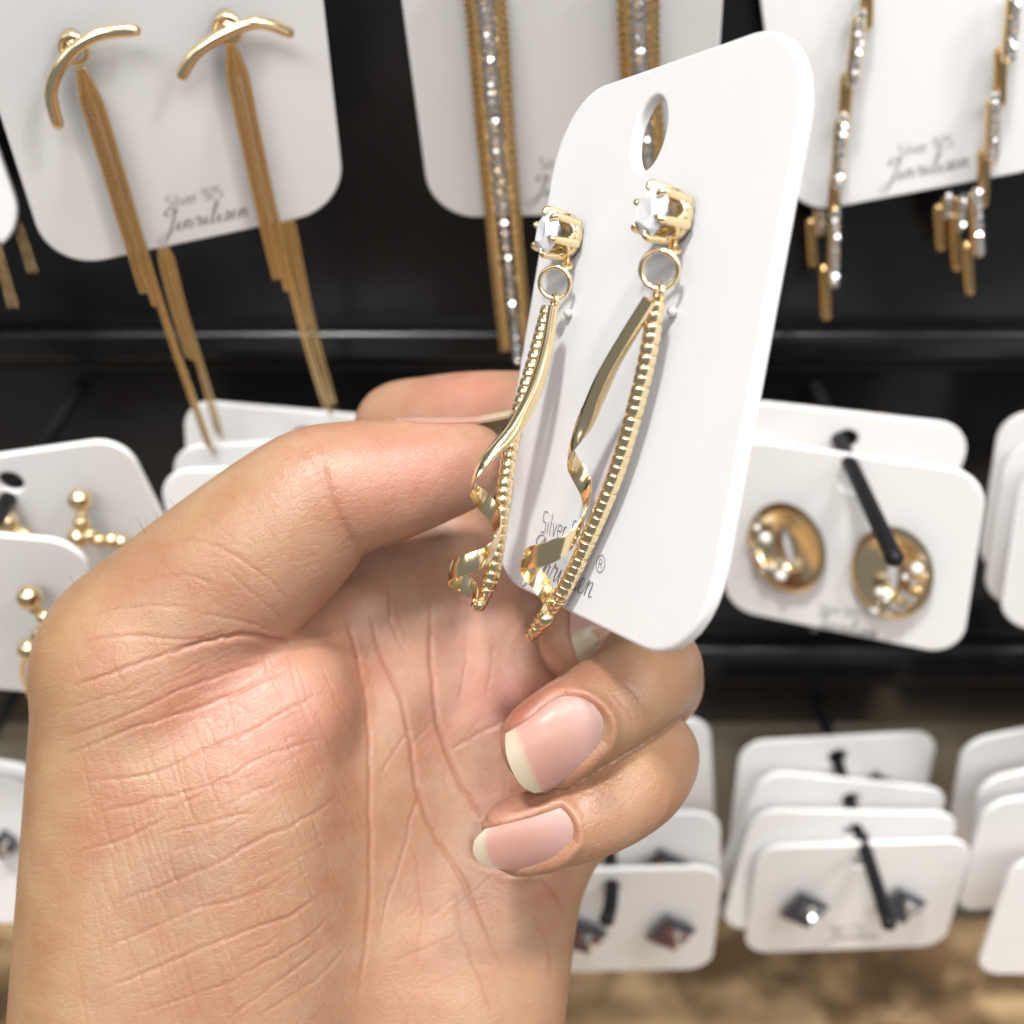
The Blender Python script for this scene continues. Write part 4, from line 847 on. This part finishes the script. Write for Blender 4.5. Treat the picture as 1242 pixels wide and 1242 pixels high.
traced_nail(PINKY_D, [(680, 980), (644, 992), (612, 1000), (588, 1006)], [(697, 1020), (672, 1043), (634, 1056), (602, 1053)],
            [(680, 980), (690, 990), (697, 1006), (697, 1020)], [(588, 1006), (576, 1019), (574, 1034), (583, 1047), (602, 1053)], .84)

traced_nail(MIDDLE_D, [(692, 735), (692, 765), (697, 788), (705, 809)], [(772, 752), (765, 768), (755, 779), (744, 787)],
            [(692, 735), (720, 726), (750, 734), (772, 752)], [(705, 809), (718, 806), (732, 798), (744, 787)], .35, 1.2, .45, False)
def thumb_nail():
    nu, nv = 16, 15; c, r = limb(THUMB, 10); V = []
    up = np.array([.05, -.93, .42]); sd = np.array([0, .42, .93])
    for th in (0, -.5):
        for i in range(nu):
            f = i / (nu - 1); x = 18 * (1 - f) - 3.2 * f ** 2     # station index along the thumb, past the tip at the free edge
            k = min(max(x, 0), 30); a = c[int(k)] + (c[int(k) + 1] - c[int(k)]) * (k - int(k)); R = r[int(k)]; tipd = c[0] - c[2]; tipd /= np.linalg.norm(tipd)
            a = a + tipd * (max(0, -x) * 1.4 + 4.2 * f ** 3)
            for j in range(nv):
                w = (j / (nv - 1) * 2 - 1); ang = w * 1.0 * (1 - .25 * (1 - f) ** 4); d = up * math.cos(ang) + sd * math.sin(ang)
                V.append(a + d * (R * (1.0 - .10 * f * f) + .22 + th - .3 * (1 - f) ** 6))
    n = nu * nv; Fs = []
    for i in range(nu - 1):
        for j in range(nv - 1):
            a = i * nv + j; Fs += [(a, a + 1, a + nv + 1, a + nv), (a + n, a + n + nv, a + n + nv + 1, a + n + 1)]
    per = [j for j in range(nv)] + [i * nv + nv - 1 for i in range(1, nu)] + [(nu - 1) * nv + j for j in range(nv - 2, -1, -1)] + [i * nv for i in range(nu - 2, 0, -1)]
    for i in range(len(per)): a = per[i]; b = per[(i + 1) % len(per)]; Fs.append((b, a, a + n, b + n))
    f = np.repeat(np.linspace(0, 1, nu), nv); fr = np.clip((f - .85) / .04, 0, 1)[:, None]; cc = np.array([.47, .26, .21]) * (1 - fr) + np.array([.46, .38, .26]) * fr
    NAILS.append((np.array(V), Fs, np.tile(cc, (2, 1))))
thumb_nail()
HV = HV + HNm * DISP[:, None]
HNm = vnormals(HV, HQ)
# skin colour: pinker pads and folds, sallower back of the thumb
def blob(px, py, rx, ry, a=0):
    c, s = math.cos(a), math.sin(a); x = PX - px; y = PY - py
    return np.exp(-((c * x + s * y) / rx) ** 2 - ((-s * x + c * y) / ry) ** 2)
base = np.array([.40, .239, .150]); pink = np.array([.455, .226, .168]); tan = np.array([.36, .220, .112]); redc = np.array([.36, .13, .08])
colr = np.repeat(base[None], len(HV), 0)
def mixc(c, f): global colr; colr = colr + (c - colr) * np.clip(f, 0, 1)[:, None]
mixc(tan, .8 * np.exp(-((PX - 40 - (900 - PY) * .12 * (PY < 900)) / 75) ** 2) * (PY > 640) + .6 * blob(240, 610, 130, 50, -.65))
mixc(pink, .75 * blob(330, 850, 120, 90) + .8 * blob(500, 570, 90, 60) + .6 * blob(580, 820, 90, 110) + .8 * blob(640, 860, 60, 40) + .6 * blob(610, 980, 40, 30) + .9 * blob(560, 470, 45, 30))
mixc(tan, .5 * blob(760, 920, 80, 60) + .4 * blob(800, 800, 60, 60))
mixc(redc, .55 * blob(625, 860, 28, 26) + .35 * blob(590, 480, 40, 25) + .3 * blob(640, 970, 26, 16))
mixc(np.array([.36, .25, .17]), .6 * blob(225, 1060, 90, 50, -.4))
mixc(redc, .6 * RED)
me = bpy.data.meshes.new('hand'); Wv = c2w(HV); o0 = c2w(P(300, 1300, 195)[None])[0]
me.vertices.add(len(Wv)); me.vertices.foreach_set('co', (Wv - o0).astype(np.float32).ravel())
me.loops.add(HQ.size); me.polygons.add(len(HQ)); me.loops.foreach_set('vertex_index', HQ.astype(np.int32).ravel())
me.polygons.foreach_set('loop_start', np.arange(0, HQ.size, 4, dtype=np.int32)); me.update(calc_edges=True); me.validate()
def set_col(me, c):
    a = me.color_attributes.new('skin_colour', 'FLOAT_COLOR', 'POINT'); a.data.foreach_set('color', np.concatenate([c, np.ones((len(c), 1))], 1).astype(np.float32).ravel())
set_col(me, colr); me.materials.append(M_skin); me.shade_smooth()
hand = link(bpy.data.objects.new('hand', me)); hand.location = o0
tag(hand, "left hand pinching the white earring card between thumb and index finger", 'hand')
for V, Fs, c in NAILS:
    mb = MB().add(V, Fs); o = part('fingernail', mb, M_nail, hand, True, 50); set_col(o.data, c)
print('HAND', len(HV), len(HQ))

mbh = MB(); cand = np.where(((PX < 75) & (PY > 780) & (PY < 1240) | (PX + PY * .9 < 770) & (PY > 560) & (PY < 760)) & (HNm[:, 2] < .35) & (HNm[:, 2] > -.5))[0]
for i in rng.choice(cand[PY[cand] < 780], 12, replace=False):        # fine hairs on the back of the thumb
    a = HV[i]; nrm = HNm[i]; d = nrm * .8 + np.array([rng.normal(0, .3), -.9 + rng.normal(0, .3), rng.normal(0, .3)]); d /= np.linalg.norm(d); L = rng.uniform(1.2, 2.4)
    mbh.add(*tube(spline(np.array([a - nrm * .2, a + d * L * .5 + nrm * .15, a + d * L]), 6), np.linspace(.035, .012, 6), 4))
part('fine_hair', mbh, mat('hair', (.06, .035, .02), .5), hand)['kind'] = 'stuff'
